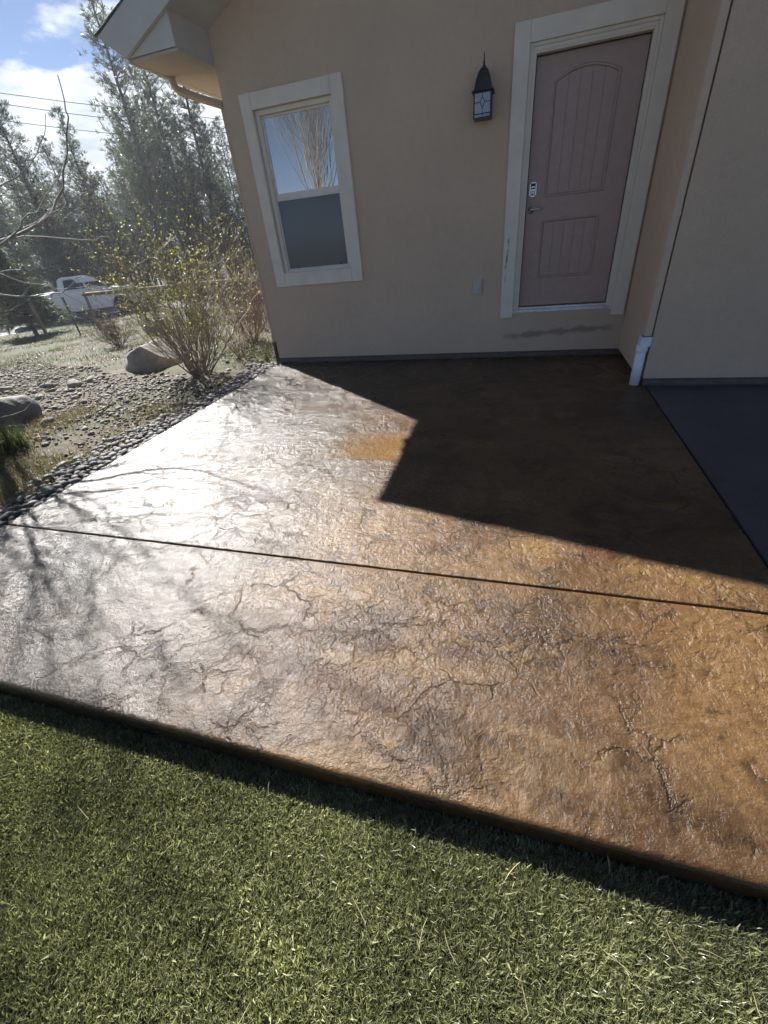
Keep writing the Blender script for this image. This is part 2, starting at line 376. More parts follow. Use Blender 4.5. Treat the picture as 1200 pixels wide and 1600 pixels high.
M['turf'] = mk_blade('turf_blade', [(0, (.055, .062, .030)), (.35, (.15, .16, .08)), (.7, (.29, .30, .165)), (.88, (.42, .435, .23)), (1, (.60, .57, .37))], .42, .27, .6)
M['drygrass'] = mk_blade('dry_grass', [(0, (.10, .075, .036)), (.5, (.17, .13, .065)), (.8, (.24, .19, .10)), (1, (.08, .10, .03))], .3, .6)
M['greengrass'] = mk_blade('green_grass', [(0, (.03, .046, .013)), (.6, (.06, .08, .022)), (1, (.12, .12, .045))], .4, .5)
M['leaf'] = mk_blade('bud_leaf', [(0, (.13, .115, .06)), (.45, (.20, .185, .085)), (.78, (.27, .27, .085)), (.93, (.40, .41, .09)), (1, (.30, .22, .12))], .5, .45)
M['needle'] = mk_blade('pine_needle', [(0, (.026, .037, .022)), (.5, (.046, .061, .036)), (.9, (.075, .088, .052)), (1, (.11, .095, .065))], .4, .4)
M['spruce'] = mk_blade('spruce_needle', [(0, (.03, .05, .025)), (.6, (.055, .08, .035)), (1, (.09, .11, .05))], .3, .5)
M['straw'] = simple('dry_straw', (.42, .36, .20), .6, .2, 30)
M['twig'] = simple('grey_twig', (.24, .21, .18), .7, .25, 30, .1)
M['redtwig'] = simple('reddish_twig', (.17, .10, .075), .7, .3, 20, .1)
M['browntwig'] = simple('shrub_stem', (.20, .155, .115), .7, .3, 25, .1)
def mk_bark(name, a, b):
    t = NT(name); c = t.coord(); n = t.noise(t.mapping(c, (1, 1, .25)), 9, 5, .65)
    return t.surf(t.principled(t.ramp(n, [(.3, a), (.7, b)]), .9, t.bump(n, .6, .03)))
M['bark'] = mk_bark('pine_bark', (.045, .032, .024), (.13, .085, .06))
M['post'] = mk_bark('weathered_post', (.14, .10, .065), (.28, .21, .14))
def mk_ground():
    t = NT('yard_ground'); p = t.pos()
    n = t.noise(p, .55, 5, .6); f = t.noise(p, 14, 5, .65); g = t.noise(p, 1.4, 4, .6)
    soil = t.ramp(t.noise(p, 24, 6, .75), [(.3, (.028, .021, .013)), (.5, (.072, .055, .034)), (.7, (.135, .106, .067))])
    grass = t.ramp(f, [(.3, (.018, .021, .007)), (.55, (.050, .054, .018)), (.8, (.115, .10, .042))])
    c = t.mix(t.rng(n, .42, .6), soil, grass)
    c = t.mix(t.math('MULTIPLY', t.rng(g, .55, .7), .6), c, (.145, .11, .06))
    return t.surf(t.principled(c, .95, t.bump(f, .8, .03)))
M['ground'] = mk_ground()
def mk_stone(name, stops, per_object=True):
    t = NT(name); p = t.pos()
    r = t.n('ObjectInfo').outputs['Random'] if per_object else t.n('NewGeometry').outputs['Random Per Island']
    c = t.ramp(r, stops); n = t.noise(p, 22, 5, .6); f = t.noise(p, 120, 4, .6)
    c = t.mix(1, c, t.ramp(n, [(.3, (.78,)*3), (.7, (1.18,)*3)]), 'MULTIPLY')
    c = t.mix(1, c, t.ramp(f, [(.3, (.88,)*3), (.7, (1.1,)*3)]), 'MULTIPLY')
    return t.surf(t.principled(c, .75, t.bump(f, .3, .004)))
ST = [(0, (.07, .063, .054)), (.3, (.105, .095, .08)), (.55, (.15, .128, .10)), (.8, (.20, .17, .13)), (1, (.14, .10, .075))]
DST = [(0, (.065, .064, .064)), (.4, (.105, .102, .098)), (.7, (.17, .16, .147)), (.9, (.24, .222, .195)), (1, (.17, .135, .11))]
M['stone_obj'] = mk_stone('river_stone', DST); M['stone'] = mk_stone('gravel_stone', ST, False); M['stone_dark'] = mk_stone('gravel_stone_dark', DST, False)
def mk_boulder(name, a, b, c3):
    t = NT(name); p = t.pos(); n = t.noise(p, 5, 6, .62); f = t.noise(p, 60, 4, .6)
    c = t.ramp(n, [(.3, a), (.55, b), (.75, c3)])
    c = t.mix(1, c, t.ramp(f, [(.3, (.85,)*3), (.7, (1.12,)*3)]), 'MULTIPLY')
    return t.surf(t.principled(c, .85, t.bump(f, .5, .01, t.bump(n, .5, .04))))
M['boulder'] = mk_boulder('granite_boulder', (.14, .122, .10), (.235, .21, .178), (.31, .28, .235))
M['boulder_dark'] = mk_boulder('dark_boulder', (.07, .066, .062), (.13, .12, .11), (.20, .185, .165))

# ------------------------------------------------------------------ ground
def build_ground():
    def graded(lo, hi, step, far):
        c = list(np.arange(lo, hi+1e-6, step)); s = step; a = c[-1]
        while a < far: s *= 1.35; a += s; c.append(a)
        s = step; a = c[0]; pre = []
        while a > -far: s *= 1.35; a -= s; pre.append(a)
        return np.array(pre[::-1] + c)
    xs = graded(-14, .2, .12, 500); ys = graded(-5.2, 10, .12, 500)
    X, Y = np.meshgrid(xs, ys, indexing='ij'); Z = gz(X, Y)
    near = np.exp(-((X+5)/14)**2 - ((Y-1)/12)**2)
    Z += near*((fbm(X, Y, .55, 4, 3)-.5)*.16 + (fbm(X, Y, 3.0, 3, 9)-.5)*.05)*np.clip((-X-.25)/.8, 0, 1)
    Z -= np.where((np.abs(X+.1) < .5) & (Y > -5) & (Y < .5), .015, 0)
    Z = np.where((X > .02) & (Y < .5), -.4, Z); Z = np.where((Y < -4.99) & (X > -6) & (Y > -11), -.4, Z)
    V = np.stack([X, Y, Z], -1).reshape(-1, 3); n, m = len(xs), len(ys)
    i, j = np.meshgrid(np.arange(n-1), np.arange(m-1), indexing='ij'); a = (i*m+j).ravel()
    F = np.stack([a, a+m, a+m+1, a+1], 1)
    o = link('ground', mesh_np('ground', V, F, True), M['ground']); tag(o, 'bare tan yard ground with thin dry grass', kind='structure')
build_ground()
def ground_v(x, y):
    x = np.asarray(x, float); y = np.asarray(y, float)
    near = np.exp(-((x+5)/14)**2 - ((y-1)/12)**2)
    return gz(x, y) + near*((fbm(x, y, .55, 4, 3)-.5)*.16 + (fbm(x, y, 3.0, 3, 9)-.5)*.05)*np.clip((-x-.25)/.8, 0, 1)
def ground_at(x, y): return float(ground_v(x, y))
def build_road():
    d = np.array([.645, .764]); nrm = np.array([-.764, .645]); c0 = np.array([-19.3, 13.4]) + nrm*1.6
    for name, w0, w1, dz, mat, lab in (('road', -3.4, 4.5, .02, 'asphalt', 'grey road behind the fence'), ('road_verge', -4.3, -3.41, .012, 'stone', 'pale gravel road verge')):
        vs = []; fs = []
        T = np.linspace(-70, 70, 36)
        for t in T:
            for w in (w0, w1):
                q = c0 + d*t + nrm*w; vs.append((q[0], q[1], gz(*q)+dz))
        n = len(T); fs = [(2*i, 2*i+1, 2*i+3, 2*i+2) for i in range(n-1)]
        o = MB().add(vs, fs).build(name, M[mat]); tag(o, lab, kind='structure')
build_road()

# ------------------------------------------------------------------ patio
JY, FY, WX = -4.011, -4.975, 4.385
def slab_panel(x0, x1, y0, y1, round_front, parent, step=.0125):
    xs = np.arange(x0, x1+1e-6, step); xs[-1] = x1; ys = np.arange(y0, y1+1e-6, step); ys[-1] = y1
    X, Y = np.meshgrid(xs, ys, indexing='ij')
    wx = X + (fbm(X, Y, 1.6, 3, 21)-.5)*.5; wy = Y + (fbm(X, Y, 1.6, 3, 31)-.5)*.5
    # slate ledges: terraced fractal, plus wandering veins where a noise field crosses its middle value
    n = fbm(wx*1.0, wy*1.35, 1.5, 6, 2, .60); k = 12.0; a = n*k; fl = np.floor(a); fr = a-fl
    ter = (fl + np.clip((fr-.86)/.14, 0, 1))/k
    v1 = np.abs(fbm(wx, wy, 1.0, 6, 5, .58)-.5); vein = np.exp(-(v1/.006)**2)
    und = fbm(X, Y, 7, 4, 12)-.5
    Z = (ter-.5)*.020 - vein*.002 + und*.0022 + (fbm(wx, wy, 26, 2, 15)-.5)*.0022
    rel = np.clip(.55 + (fr-.5)*.25 - vein*.5 + und*.6, 0, 1)
    def fade(d, w): return np.clip(d/w, 0, 1)
    e = fade(X-x0, .04)*fade(x1-X, .03)*fade(y1-Y, .03)*fade(Y-y0, .07 if round_front else .03)
    Z = Z*e - .002; rel = .5+(rel-.5)*(.3+.7*e)
    V = np.stack([X, Y, Z], -1).reshape(-1, 3); nx, ny = X.shape
    i, j = np.meshgrid(np.arange(nx-1), np.arange(ny-1), indexing='ij'); q = (i*ny+j).ravel()
    Fs = [np.stack([q, q+ny, q+ny+1, q+1], 1)]; V = [V]; rel = [rel.ravel()]; cnt = nx*ny
    def skirt(idx, nrm, prof):
        nonlocal cnt
        idx = np.asarray(idx); base = V[0][idx]; prev = idx
        for off, dz in prof:
            p = base.copy(); p[:, 0] += nrm[0]*off; p[:, 1] += nrm[1]*off; p[:, 2] += dz
            if dz < -.02: p[:, 2] += (fbm(base[:, 0]+base[:, 1], base[:, 1]*0+dz*30, 6, 3)-.5)*.01; p[:, :2] += np.array(nrm)*((fbm(base[:, 0]+base[:, 1], base[:, 1]*0+dz*40, 9, 3)-.5)*.012)[:, None]
            ni = cnt+np.arange(len(idx)); V.append(p); rel.append(np.full(len(idx), .5 if dz > -.012 else .12)); cnt += len(idx)  # slab edge faces below the lip set dark: their shade painted into the colour
            Fs.append(np.stack([prev[:-1], ni[:-1], ni[1:], prev[1:]], 1)); prev = ni
    A = np.arange(nx)*ny
    soft = [(.006, -.001), (.012, -.004), (.017, -.010), (.019, -.018), (.018, -.04), (.012, -.09), (.012, -.17)]
    hard = [(.003, -.001), (.005, -.004), (.005, -.05)]
    skirt(A, (0, -1), soft if round_front else hard)
    skirt(A[::-1]+ny-1, (0, 1), hard)
    skirt(np.arange(ny)[::-1], (-1, 0), [(.006, -.001), (.012, -.006), (.014, -.02), (.012, -.15)])
    skirt((nx-1)*ny+np.arange(ny), (1, 0), hard)
    me = mesh_np('slab', np.concatenate(V), Fs, True)
    at_ = me.attributes.new('relief_edge_shade', 'FLOAT', 'POINT'); at_.data.foreach_set('value', np.concatenate(rel).astype(np.float32))
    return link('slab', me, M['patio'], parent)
patio = thing('patio', 'brown stamped concrete patio with a glossy sealer', None); patio['kind'] = 'structure'
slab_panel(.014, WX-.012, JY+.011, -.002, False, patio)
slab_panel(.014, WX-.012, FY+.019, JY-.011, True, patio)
MB().box(.03, WX+.02, FY+.05, .0, -.2, -.03).build('joint_bed', M['joint'], patio)
walk = MB().box(WX+.006, 7.2, FY, -1.14, -.2, -.004).build('walkway', M['walk'], None, .004); tag(walk, 'grey concrete walkway beside the patio', kind='structure')
tb = MB().box(-6, 8, -11, FY+.02, -.3, -.109).build('turf_base', M['turfbase']); tag(tb, 'backing of the artificial turf', kind='structure')

# ------------------------------------------------------------------ house
def poly_wall(mb, xs, zs, holes, y, topf=None, depth=.2, flip=False):
    """front face at y made of cells, openings skipped, with reveals going back"""
    for i in range(len(xs)-1):
        for j in range(len(zs)-1):
            x0, x1, z0, z1 = xs[i], xs[i+1], zs[j], zs[j+1]
            if any(h[0]-1e-6 <= x0 and x1 <= h[1]+1e-6 and h[2]-1e-6 <= z0 and z1 <= h[3]+1e-6 for h in holes): continue
            za, zb = z1, z1
            if topf and j == len(zs)-2: za, zb = topf(x0), topf(x1)
            mb.add([(x0, y, z0), (x1, y, z0), (x1, y, zb), (x0, y, za)], [(0, 1, 2, 3)])
    for a, b, c, d in holes:
        mb.add([(a, y, c), (a, y+depth, c), (a, y+depth, d), (a, y, d)], [(0, 1, 2, 3)])
        mb.add([(b, y, c), (b, y+depth, c), (b, y+depth, d), (b, y, d)], [(3, 2, 1, 0)])
        mb.add([(a, y, c), (b, y, c), (b, y+depth, c), (a, y+depth, c)], [(0, 1, 2, 3)])
        mb.add([(a, y, d), (b, y, d), (b, y+depth, d), (a, y+depth, d)], [(3, 2, 1, 0)])
        mb.add([(a, y+depth, c), (b, y+depth, c), (b, y+depth, d), (a, y+depth, d)], [(0, 1, 2, 3)])
PIT = .405
ZB = .066
JX, JF, RX = 4.315, -1.137, 4.352         # jog face, wing front, wing corner
house = thing('house', 'tan stucco house with gable eave, window and panelled door', 'house')
rooftop = lambda x: 3.17 + PIT*(min(x, 12-x)+.78)
rbot = lambda x: rooftop(x) - .15
def build_house():
    # window opening and door opening
    WO = (.335, 1.245, 1.09, 2.615); DO = (3.165, 4.14, .49, 2.63)
    w = MB()
    poly_wall(w, [0, WO[0], WO[1], DO[0], DO[1], JX+.1], [ZB, DO[2], WO[2], WO[3], DO[3], 3.02], [WO, DO], 0.0, depth=.14)
    xs = [0, 2.2, JX+.1, 6, 12]
    for a, b in zip(xs[:-1], xs[1:]): w.add([(a, 0, 3.02), (b, 0, 3.02), (b, 0, rbot(b)), (a, 0, rbot(a))], [(0, 1, 2, 3)])
    w.add([(0, 0, ZB), (JX+.1, 0, ZB), (JX+.1, .12, ZB), (0, .12, ZB)], [(3, 2, 1, 0)])
    fw_ = w.build('front_wall', M['stucco'], house)
    MB().box(0, .15, .0025, 9, ZB, 3.06).build('side_wall', M['stucco_wing'], house)
    MB().box(0.15, 12, 8.85, 9, ZB, 3.06).build('rear_wall', M['stucco_wing'], house)
    MB().prism([(.12, .02), (9, .02), (9, 3.0), (.12, 3.0)], 0, 11.85, 12).build('far_side_wall', M['stucco_wing'], house)
    # jog and wing
    MB().box(JX, JX+.3, -1.052, -.0025, ZB, rbot(JX)-.01).build('return_wall', M['stucco'], house)
    MB().prism([(RX, ZB), (12, ZB), (12, 3.05), (6, rbot(6)-.02), (RX, rbot(RX)-.02)], 1, JF, JF+.2).build('wing_wall', M['stucco_wing'], house)
    # foundation behind the weep screed and the screed strips themselves
    MB().box(.012, JX+.2, .010, 8.98, -.3, .09).build('foundation', M['screed'], house)
    MB().box(RX+.012, 12, JF+.012, -.02, -.3, .09).build('foundation', M['screed'], house)
    def screed(x0, x1, y, parent):
        n = 60; vs = []; xs = np.linspace(x0, x1, n); fs = []
        for k, x in enumerate(xs):
            zb = .012 + random.uniform(-.004, .007)
            for (yy, zz) in ((y+.006, .052), (y-.006, .050), (y-.007, zb), (y+.006, zb-.006)): vs.append((x, yy, zz))
        for k in range(n-1):
            for q in range(3): fs.append((4*k+q, 4*k+q+1, 4*k+5+q, 4*k+4+q))
        MB().add(vs, fs).build('weep_screed', M['screed'], parent)
    screed(.01, JX-.004, 0, house); screed(RX+.004, 8, JF, house)
    # roof
    rf = MB()
    top = [(-.78, 3.19), (6, rooftop(6)), (12.78, 3.19)]; bot = [(12.56, 3.02), (6, rbot(6)), (-.56, 3.02)]
    rf.prism(top+bot, 1, -.612, 9.6)
    roof = rf.build('roof', M['fascia'], house)
    sh = MB()
    for sx in (0, 1):
        X = (lambda x: x) if sx == 0 else (lambda x: 12-x)
        nrow = 34
        for r in range(nrow):
            a = -.80 + 6.8*r/nrow; b = a + 6.8/nrow + .01
            za, zb_ = 3.195 + PIT*(a+.78) + .012, 3.195 + PIT*(b+.78) + .002
            q = [(X(a), -.67, za), (X(b), -.67, zb_), (X(b), 9.65, zb_), (X(a), 9.65, za), (X(a), -.67, za-.012), (X(a), 9.65, za-.012)]
            sh.add(q, [(0, 1, 2, 3), (0, 3, 5, 4)])
    sh.build('shingle_courses', M['shingle'], roof)
    fb = MB().prism([(-.785, 3.186), (5.99, 3.186+PIT*6.775), (5.99, 3.03+PIT*6.55), (-.555, 3.006)], 1, -.655, -.6145)
    fb.build('rake_board', M['fascia'], roof)
    MB().prism([(12.785, 3.186), (6.01, 3.186+PIT*6.775), (6.01, 3.03+PIT*6.55), (12.555, 3.006)], 1, -.655, -.6145).build('rake_board', M['fascia'], roof)
    # level soffit and the triangular return at the corner
    MB().box(-.548, -.002, -.585, 9.55, 2.992, 3.012).build('soffit', M['soffit'], house)
    MB().prism([(-.54, 3.0145), (-.004, 3.0145), (-.004, 3.0+.415*.54+.03)], 1, -.608, -.59).build('soffit_return', M['fascia'], house)
    MB().box(-.02, -.003, -.588, -.003, 3.0145, 3.26).build('return_side', M['soffit'], house)
    MB().box(-.575, -.5505, -.60, 9.58, 2.985, 3.05).build('eave_board', M['fascia'], house)

    # wing roof: its own lower gable edge over the wing
    # ---- window
    y0 = .025
    win = MB()
    a, b, c, d = WO
    fr = [(a, a+.045, c, d), (b-.05, b, c, d), (a+.045, b-.05, d-.045, d), (a+.045, b-.05, c, c+.03)]
    for q in fr: win.box(q[0], q[1], y0, y0+.1, q[2], q[3])
    wo = win.build('window', M['vinyl'], house, .004); wo['label'] = 'double hung window, upper pane reflecting a bare tree, lower pane screened'
    # outer casing boards
    OX0, OX1, OZ0, OZ1 = .209, 1.373, .947, 2.747
    IX0, IX1, IZ0, IZ1 = .338, 1.242, 1.093, 2.612
    for q in ((OX0, IX0, OZ0, OZ1), (IX1, OX1, OZ0, OZ1), (IX0+.001, IX1-.001, IZ1, OZ1-.0015), (IX0+.001, IX1-.001, OZ0+.0015, IZ0)):
        MB().box(q[0], q[1], -.032, .01, q[2], q[3]).build('trim_board', M['trim'], wo, .004)
    # sashes
    def sash(x0, x1, z0, z1, y, t, tb_, tt):
        m = MB(); m.box(x0, x0+t, y, y+.03, z0, z1); m.box(x1-t, x1, y, y+.03, z0, z1); m.box(x0+t, x1-t, y, y+.03, z1-tt, z1); m.box(x0+t, x1-t, y, y+.03, z0, z0+tb_); return m
    sash(.381, 1.194, 1.835, 2.569, .065, .022, .055, .02).build('upper_sash', M['vinyl'], wo, .003)
    MB().box(.402, 1.173, .078, .084, 1.885, 2.552).build('pane', M['pane'], wo)
    sash(.381, 1.194, 1.121, 1.834, .048, .016, .012, .014).build('screen_frame', M['vinyl'], wo, .003)
    MB().box(.396, 1.18, .062, .066, 1.130, 1.822).build('insect_screen', M['screen'], wo)
    MB().box(.385, 1.19, .09, .096, 1.12, 1.84).build('pane', M['pane'], wo)
    for x in (.52, 1.09): MB().box(x-.011, x+.011, .044, .06, 1.134, 1.152).build('screen_clip', M['blackplastic'], wo)

    # ---- door
    dx0, dx1, dz0, dz1 = 3.203, 4.104, .55, 2.58
    yd = .085
    door = MB().box(dx0, dx1, yd+.012, yd+.05, dz0, dz1)
    cx = (3.365+3.915)/2
    def arch(x): return 2.40 + .078*(1-((x-cx)/.275)**2)
    up = [(3.365, 1.55), (3.915, 1.55)] + [(x, arch(x)) for x in np.linspace(3.915, 3.365, 15)]
    lo = [(3.365, .825), (3.915, .825), (3.915, 1.355), (3.365, 1.355)]
    # stiles and rails stand 12 mm proud of the sunk panels
    dm = MB()
    def ringface(outer_box, hole):
        x0, x1, z0, z1 = outer_box
        hb = hole[0][1]; n = len(hole)
        dm.box(x0, 3.365, yd, yd+.0125, z0, z1); dm.box(3.915, x1, yd, yd+.0125, z0, z1)
        dm.box(3.365, 3.915, yd, yd+.0125, z0, hb)
        tops = [p for p in hole if p[1] > hb+.01]
        tops = sorted(tops)
        vs = []; 
        for (x, z) in tops: vs += [(x, yd, z), (x, yd, z1), (x, yd+.0125, z)]
        fs = []
        for i in range(len(tops)-1): fs += [(3*i, 3*i+3, 3*i+4, 3*i+1), (3*i, 3*i+2, 3*i+5, 3*i+3)]
        dm.add(vs, fs)
    ringface((dx0, dx1, dz0, 1.452), lo); ringface((dx0, dx1, 1.4525, dz1), up)
    door.v += []; 
    d_o = door.build('door', M['door'], house, .002); d_o['label'] = 'taupe two panel door with arched upper panel'
    dm.build('stiles_and_rails', M['door'], d_o)
    def mould(path, name):
        m = MB(); pts = [(x, z) for x, z in path]; n = len(pts); vs = []
        prof = [(-.006, .0005), (.003, -.009), (.013, -.008), (.021, .007), (.034, .010)]
        for i in range(n):
            p = np.array(pts[i]); pv = np.array(pts[i-1]); nx = np.array(pts[(i+1) % n])
            d1 = (p-pv)/np.linalg.norm(p-pv); d2 = (nx-p)/np.linalg.norm(nx-p)
            n1 = np.array([-d1[1], d1[0]]); n2 = np.array([-d2[1], d2[0]]); nn = n1+n2; nn = nn/np.linalg.norm(nn); nn = nn/max(.5, nn@n1)
            for o, yy in prof: q = p+nn*o; vs.append((q[0], yd+yy, q[1]))
        k = len(prof); fs = [(i*k+j, i*k+j+1, ((i+1) % n)*k+j+1, ((i+1) % n)*k+j) for i in range(n) for j in range(k-1)]
        m.add(vs, fs).build(name, M['door'], d_o)
    mould(up, 'panel_moulding'); mould(lo, 'panel_moulding')
    # planked panels
    for z0, topfn in ((1.57, lambda x: arch(x)-.02), (.845, lambda x: 1.335)):
        e = np.linspace(3.392, 3.888, 6)
        for i in range(5):
            x0, x1 = e[i]+.001, e[i+1]-.001; xm = (x0+x1)/2
            MB().prism([(x0, z0), (x1, z0), (x1, topfn(x1)), (xm, topfn(xm)), (x0, topfn(x0))], 1, yd+.004, yd+.013).build('plank', M['door'], d_o, .0015, 1)
    # jamb, stop, weatherstrip
    jm = MB()
    for x0, x1 in ((3.165, 3.196), (4.111, 4.14)): jm.box(x0, x1, .0, .14, .49, 2.63)
    jm.box(3.1965, 4.1105, .0, .14, 2.588, 2.63); jm.build('jamb', M['trim'], d_o, .003)
    bmx = MB()
    bmx.box(3.138, 3.1645, -.014, .02, .482, 2.656); bmx.box(4.1405, 4.166, -.014, .02, .482, 2.656); bmx.box(3.1645, 4.1405, -.014, .02, 2.631, 2.656)
    bmx.box(3.1647, 3.183, -.006, .02, .49, 2.6305); bmx.box(4.122, 4.1402, -.006, .02, .49, 2.6305); bmx.box(3.183, 4.122, -.006, .02, 2.6, 2.6305)
    bmx.build('brick_mould', M['trim'], d_o, .004)
    ws = MB(); ws.box(3.1962, 3.2025, .07, .135, .55, 2.588); ws.box(4.1045, 4.1108, .07, .135, .55, 2.588); ws.box(3.2025, 4.1045, .07, .135, 2.5805, 2.5878); ws.build('weatherstrip', M['weather'], d_o)
    th = MB(); th.box(3.166, 4.139, -.012, .16, .492, .520); th.box(3.197, 4.11, .03, .16, .5205, .540); th.build('threshold', M['alu'], d_o, .004)
    # casing boards
    for q in ((3.0, 3.137, .447, 2.797), (4.167, 4.293, .428, 2.797), (3.1375, 4.1665, 2.657, 2.7955)):
        MB().box(q[0], q[1], -.034, .004, q[2], q[3]).build('trim_board', M['trim'], d_o, .004)
    # keypad deadbolt
    kp = MB().box(3.222, 3.287, yd-.030, yd-.001, 1.565, 1.683).build('keypad_lock', M['nickel'], d_o, .012, 3)
    MB().box(3.234, 3.275, yd-.0325, yd-.029, 1.626, 1.672).build('keypad', M['blackplastic'], kp, .001)
    kk = MB()
    for i in range(5): kk.box(3.239+.0068*i, 3.2435+.0068*i, yd-.0345, yd-.032, 1.638, 1.650)
    kk.build('keys', M['nickel'], kp)
    MB().lathe([(.021, 0), (.021, -.006), (.016, -.010), (.005, -.011)], (3.2545, yd-.030, 1.597), 20, 'y').build('cylinder', M['nickel'], kp)
    MB().box(3.2525, 3.2565, yd-.0425, yd-.0405, 1.588, 1.606).build('keyhole', M['blackplastic'], kp)
    hd = MB().lathe([(.033, 0), (.033, -.006), (.028, -.011), (.013, -.014), (.012, -.05), (.010, -.052)], (3.255, yd, 1.455), 22, 'y')
    ho = hd.build('handle', M['nickel'], d_o)
    MB().tube([(3.255, yd-.044, 1.455), (3.285, yd-.048, 1.456), (3.325, yd-.046, 1.455), (3.362, yd-.042, 1.452)], [.010, .011, .009, .008], 10).build('lever', M['nickel'], ho)
build_house()

# ---- wall lantern
def build_lantern():
    L0 = thing('wall_lantern', 'black wall lantern with leaded diamond glass beside the door', 'lantern', (2.752, 0, 2.2))
    cy = -.115
    MB().prism([(-.055, .02), (.055, .02), (.06, .20), (.045, .29), (0, .325), (-.045, .29), (-.06, .20)], 1, -.018, -.0005).build('back_plate', M['blackmetal'], L0, .004)
    def frust(mb, h0, h1, z0, z1):
        mb.add([(-h0, cy-h0, z0), (h0, cy-h0, z0), (h0, cy+h0, z0), (-h0, cy+h0, z0), (-h1, cy-h1, z1), (h1, cy-h1, z1), (h1, cy+h1, z1), (-h1, cy+h1, z1)],
               [(3, 2, 1, 0), (4, 5, 6, 7), (0, 1, 5, 4), (1, 2, 6, 5), (2, 3, 7, 6), (3, 0, 4, 7)])
    hood = MB(); frust(hood, .100, .092, .178, .192); frust(hood, .080, .060, .1925, .275); frust(hood, .060, .040, .2755, .325); frust(hood, .040, .018, .3255, .348)
    ho = hood.build('hood', M['blackmetal'], L0, .004)
    MB().lathe([(.012, .345), (.017, .356), (.006, .366), (.011, .378), (.006, .39), (.0045, .43), (.001, .452)], (0, cy, 0), 12).build('finial', M['blackmetal'], ho)
    MB().tube([(0, -.015, .31), (0, -.05, .345), (0, -.09, .35), (0, cy, .338)], .008, 8).build('arm', M['blackmetal'], L0)
    h = .074; z0, z1 = .0, .178
    cg = MB()
    for sx in (-1, 1):
        for sy in (-1, 1): cg.box(sx*h-.005, sx*h+.005, cy+sy*h-.005, cy+sy*h+.005, z0, z1)
    for z in (0, .026, .170):
        for s in (-1, 1):
            cg.box(-h, h, cy+s*h-.0045, cy+s*h+.0045, z, z+.007); cg.box(s*h-.0045, s*h+.0045, cy-h, cy+h, z, z+.007)
    cage = cg.build('cage', M['blackmetal'], L0)
    MB().box(-h, h, cy-h, cy+h, .0005, .004).build('floor_plate', M['blackmetal'], L0)
    panes = []
    for i, (ux, nx) in enumerate((((1, 0), (0, -1)), ((0, 1), (1, 0)), ((0, 1), (-1, 0)))):
        def P(u, n, z): return (ux[0]*u + nx[0]*n, cy + ux[1]*u + nx[1]*n, z)
        e = h-.004; zc = .108; dw, dh = .022, .036
        # leaded glass: six pieces round a centre diamond
        polys = {'diamond': [(0, zc-dh), (dw, zc), (0, zc+dh), (-dw, zc)],
                 'a': [(-e, zc), (-dw, zc), (0, zc+dh), (0, .170), (-e, .170)], 'b': [(e, .170), (0, .170), (0, zc+dh), (dw, zc), (e, zc)],
                 'c': [(-e, .034), (0, .034), (0, zc-dh), (-dw, zc), (-e, zc)], 'd': [(e, zc), (dw, zc), (0, zc-dh), (0, .034), (e, .034)],
                 'e': [(-e, .008), (0, .008), (0, .026), (-e, .026)], 'f': [(0, .008), (e, .008), (e, .026), (0, .026)]}
        for k, pg in polys.items():
            n = len(pg); m = MB(); m.add([P(u, h-.001, z) for u, z in pg]+[P(u, h-.004, z) for u, z in pg], [tuple(range(n)), tuple(range(n, 2*n))[::-1]] + [(q, (q+1) % n, n+(q+1) % n, n+q) for q in range(n)])
            m.build('glass_pane', M['lampglass'], cage)
        ld = MB()
        for seg in (((0, zc-dh), (dw, zc)), ((dw, zc), (0, zc+dh)), ((0, zc+dh), (-dw, zc)), ((-dw, zc), (0, zc-dh)), ((-e, zc), (-dw, zc)), ((dw, zc), (e, zc)), ((0, .033), (0, zc-dh)), ((0, zc+dh), (0, .170)), ((0, .006), (0, .028))):
            ld.tube([P(seg[0][0], h, seg[0][1]), P(seg[1][0], h, seg[1][1])], .0024, 4)
        ld.build('lead_came', M['blackmetal'], cage)
build_lantern()

# ---- outlet cover
oc = thing('outlet_cover', 'small grey electrical cover plate low on the wall beside the door', 'outlet cover', (2.73, 0, .79))
bx = MB().box(-.05, .05, -.03, -.0005, -.073, .073).build('cover_plate', M['plate'], oc, .006)
MB().box(-.024, .024, -.040, -.0305, -.045, .045).build('flip_lid', M['plate'], oc, .004)
MB().box(-.034, .034, -.034, -.0302, -.056, .056).build('lid_frame', M['plate'], oc, .001)

# ---- painted downspout in the notch of the jog, PVC drain below it
dn = thing('downspout', 'painted square downspout running up the corner beside the door', 'downspout', (4.312, -1.098, .40))
MB().box(-.028, .030, -.036, .040, .03, 4.6).build('pipe', M['stucco'], dn, .006)
for z in (.9, 2.3, 3.7): MB().box(-.031, .033, -.039, .041, z, z+.025).build('strap', M['stucco'], dn, .002)
pv = thing('drain_pipe', 'white plastic drain pipe standing at the foot of the downspout', 'drain pipe', (4.296, -1.10, 0))
MB().lathe([(.042, .0), (.042, .31)], (0, 0, 0), 24).build('pipe', M['pvc'], pv)
MB().lathe([(.048, .30), (.049, .305), (.049, .345), (.047, .352), (.03, .353)], (0, 0, 0), 24).build('collar', M['pvc'], pv)
ad = MB(); ad.box(-.034, -.030, -.040, .046, .353, .435); ad.box(.050, .054, -.040, .046, .353, .425); ad.box(-.030, .050, -.044, -.040, .345, .425); ad.box(-.030, .050, .046, .05, .353, .435); ad.build('adapter', M['pvc'], pv, .0012)

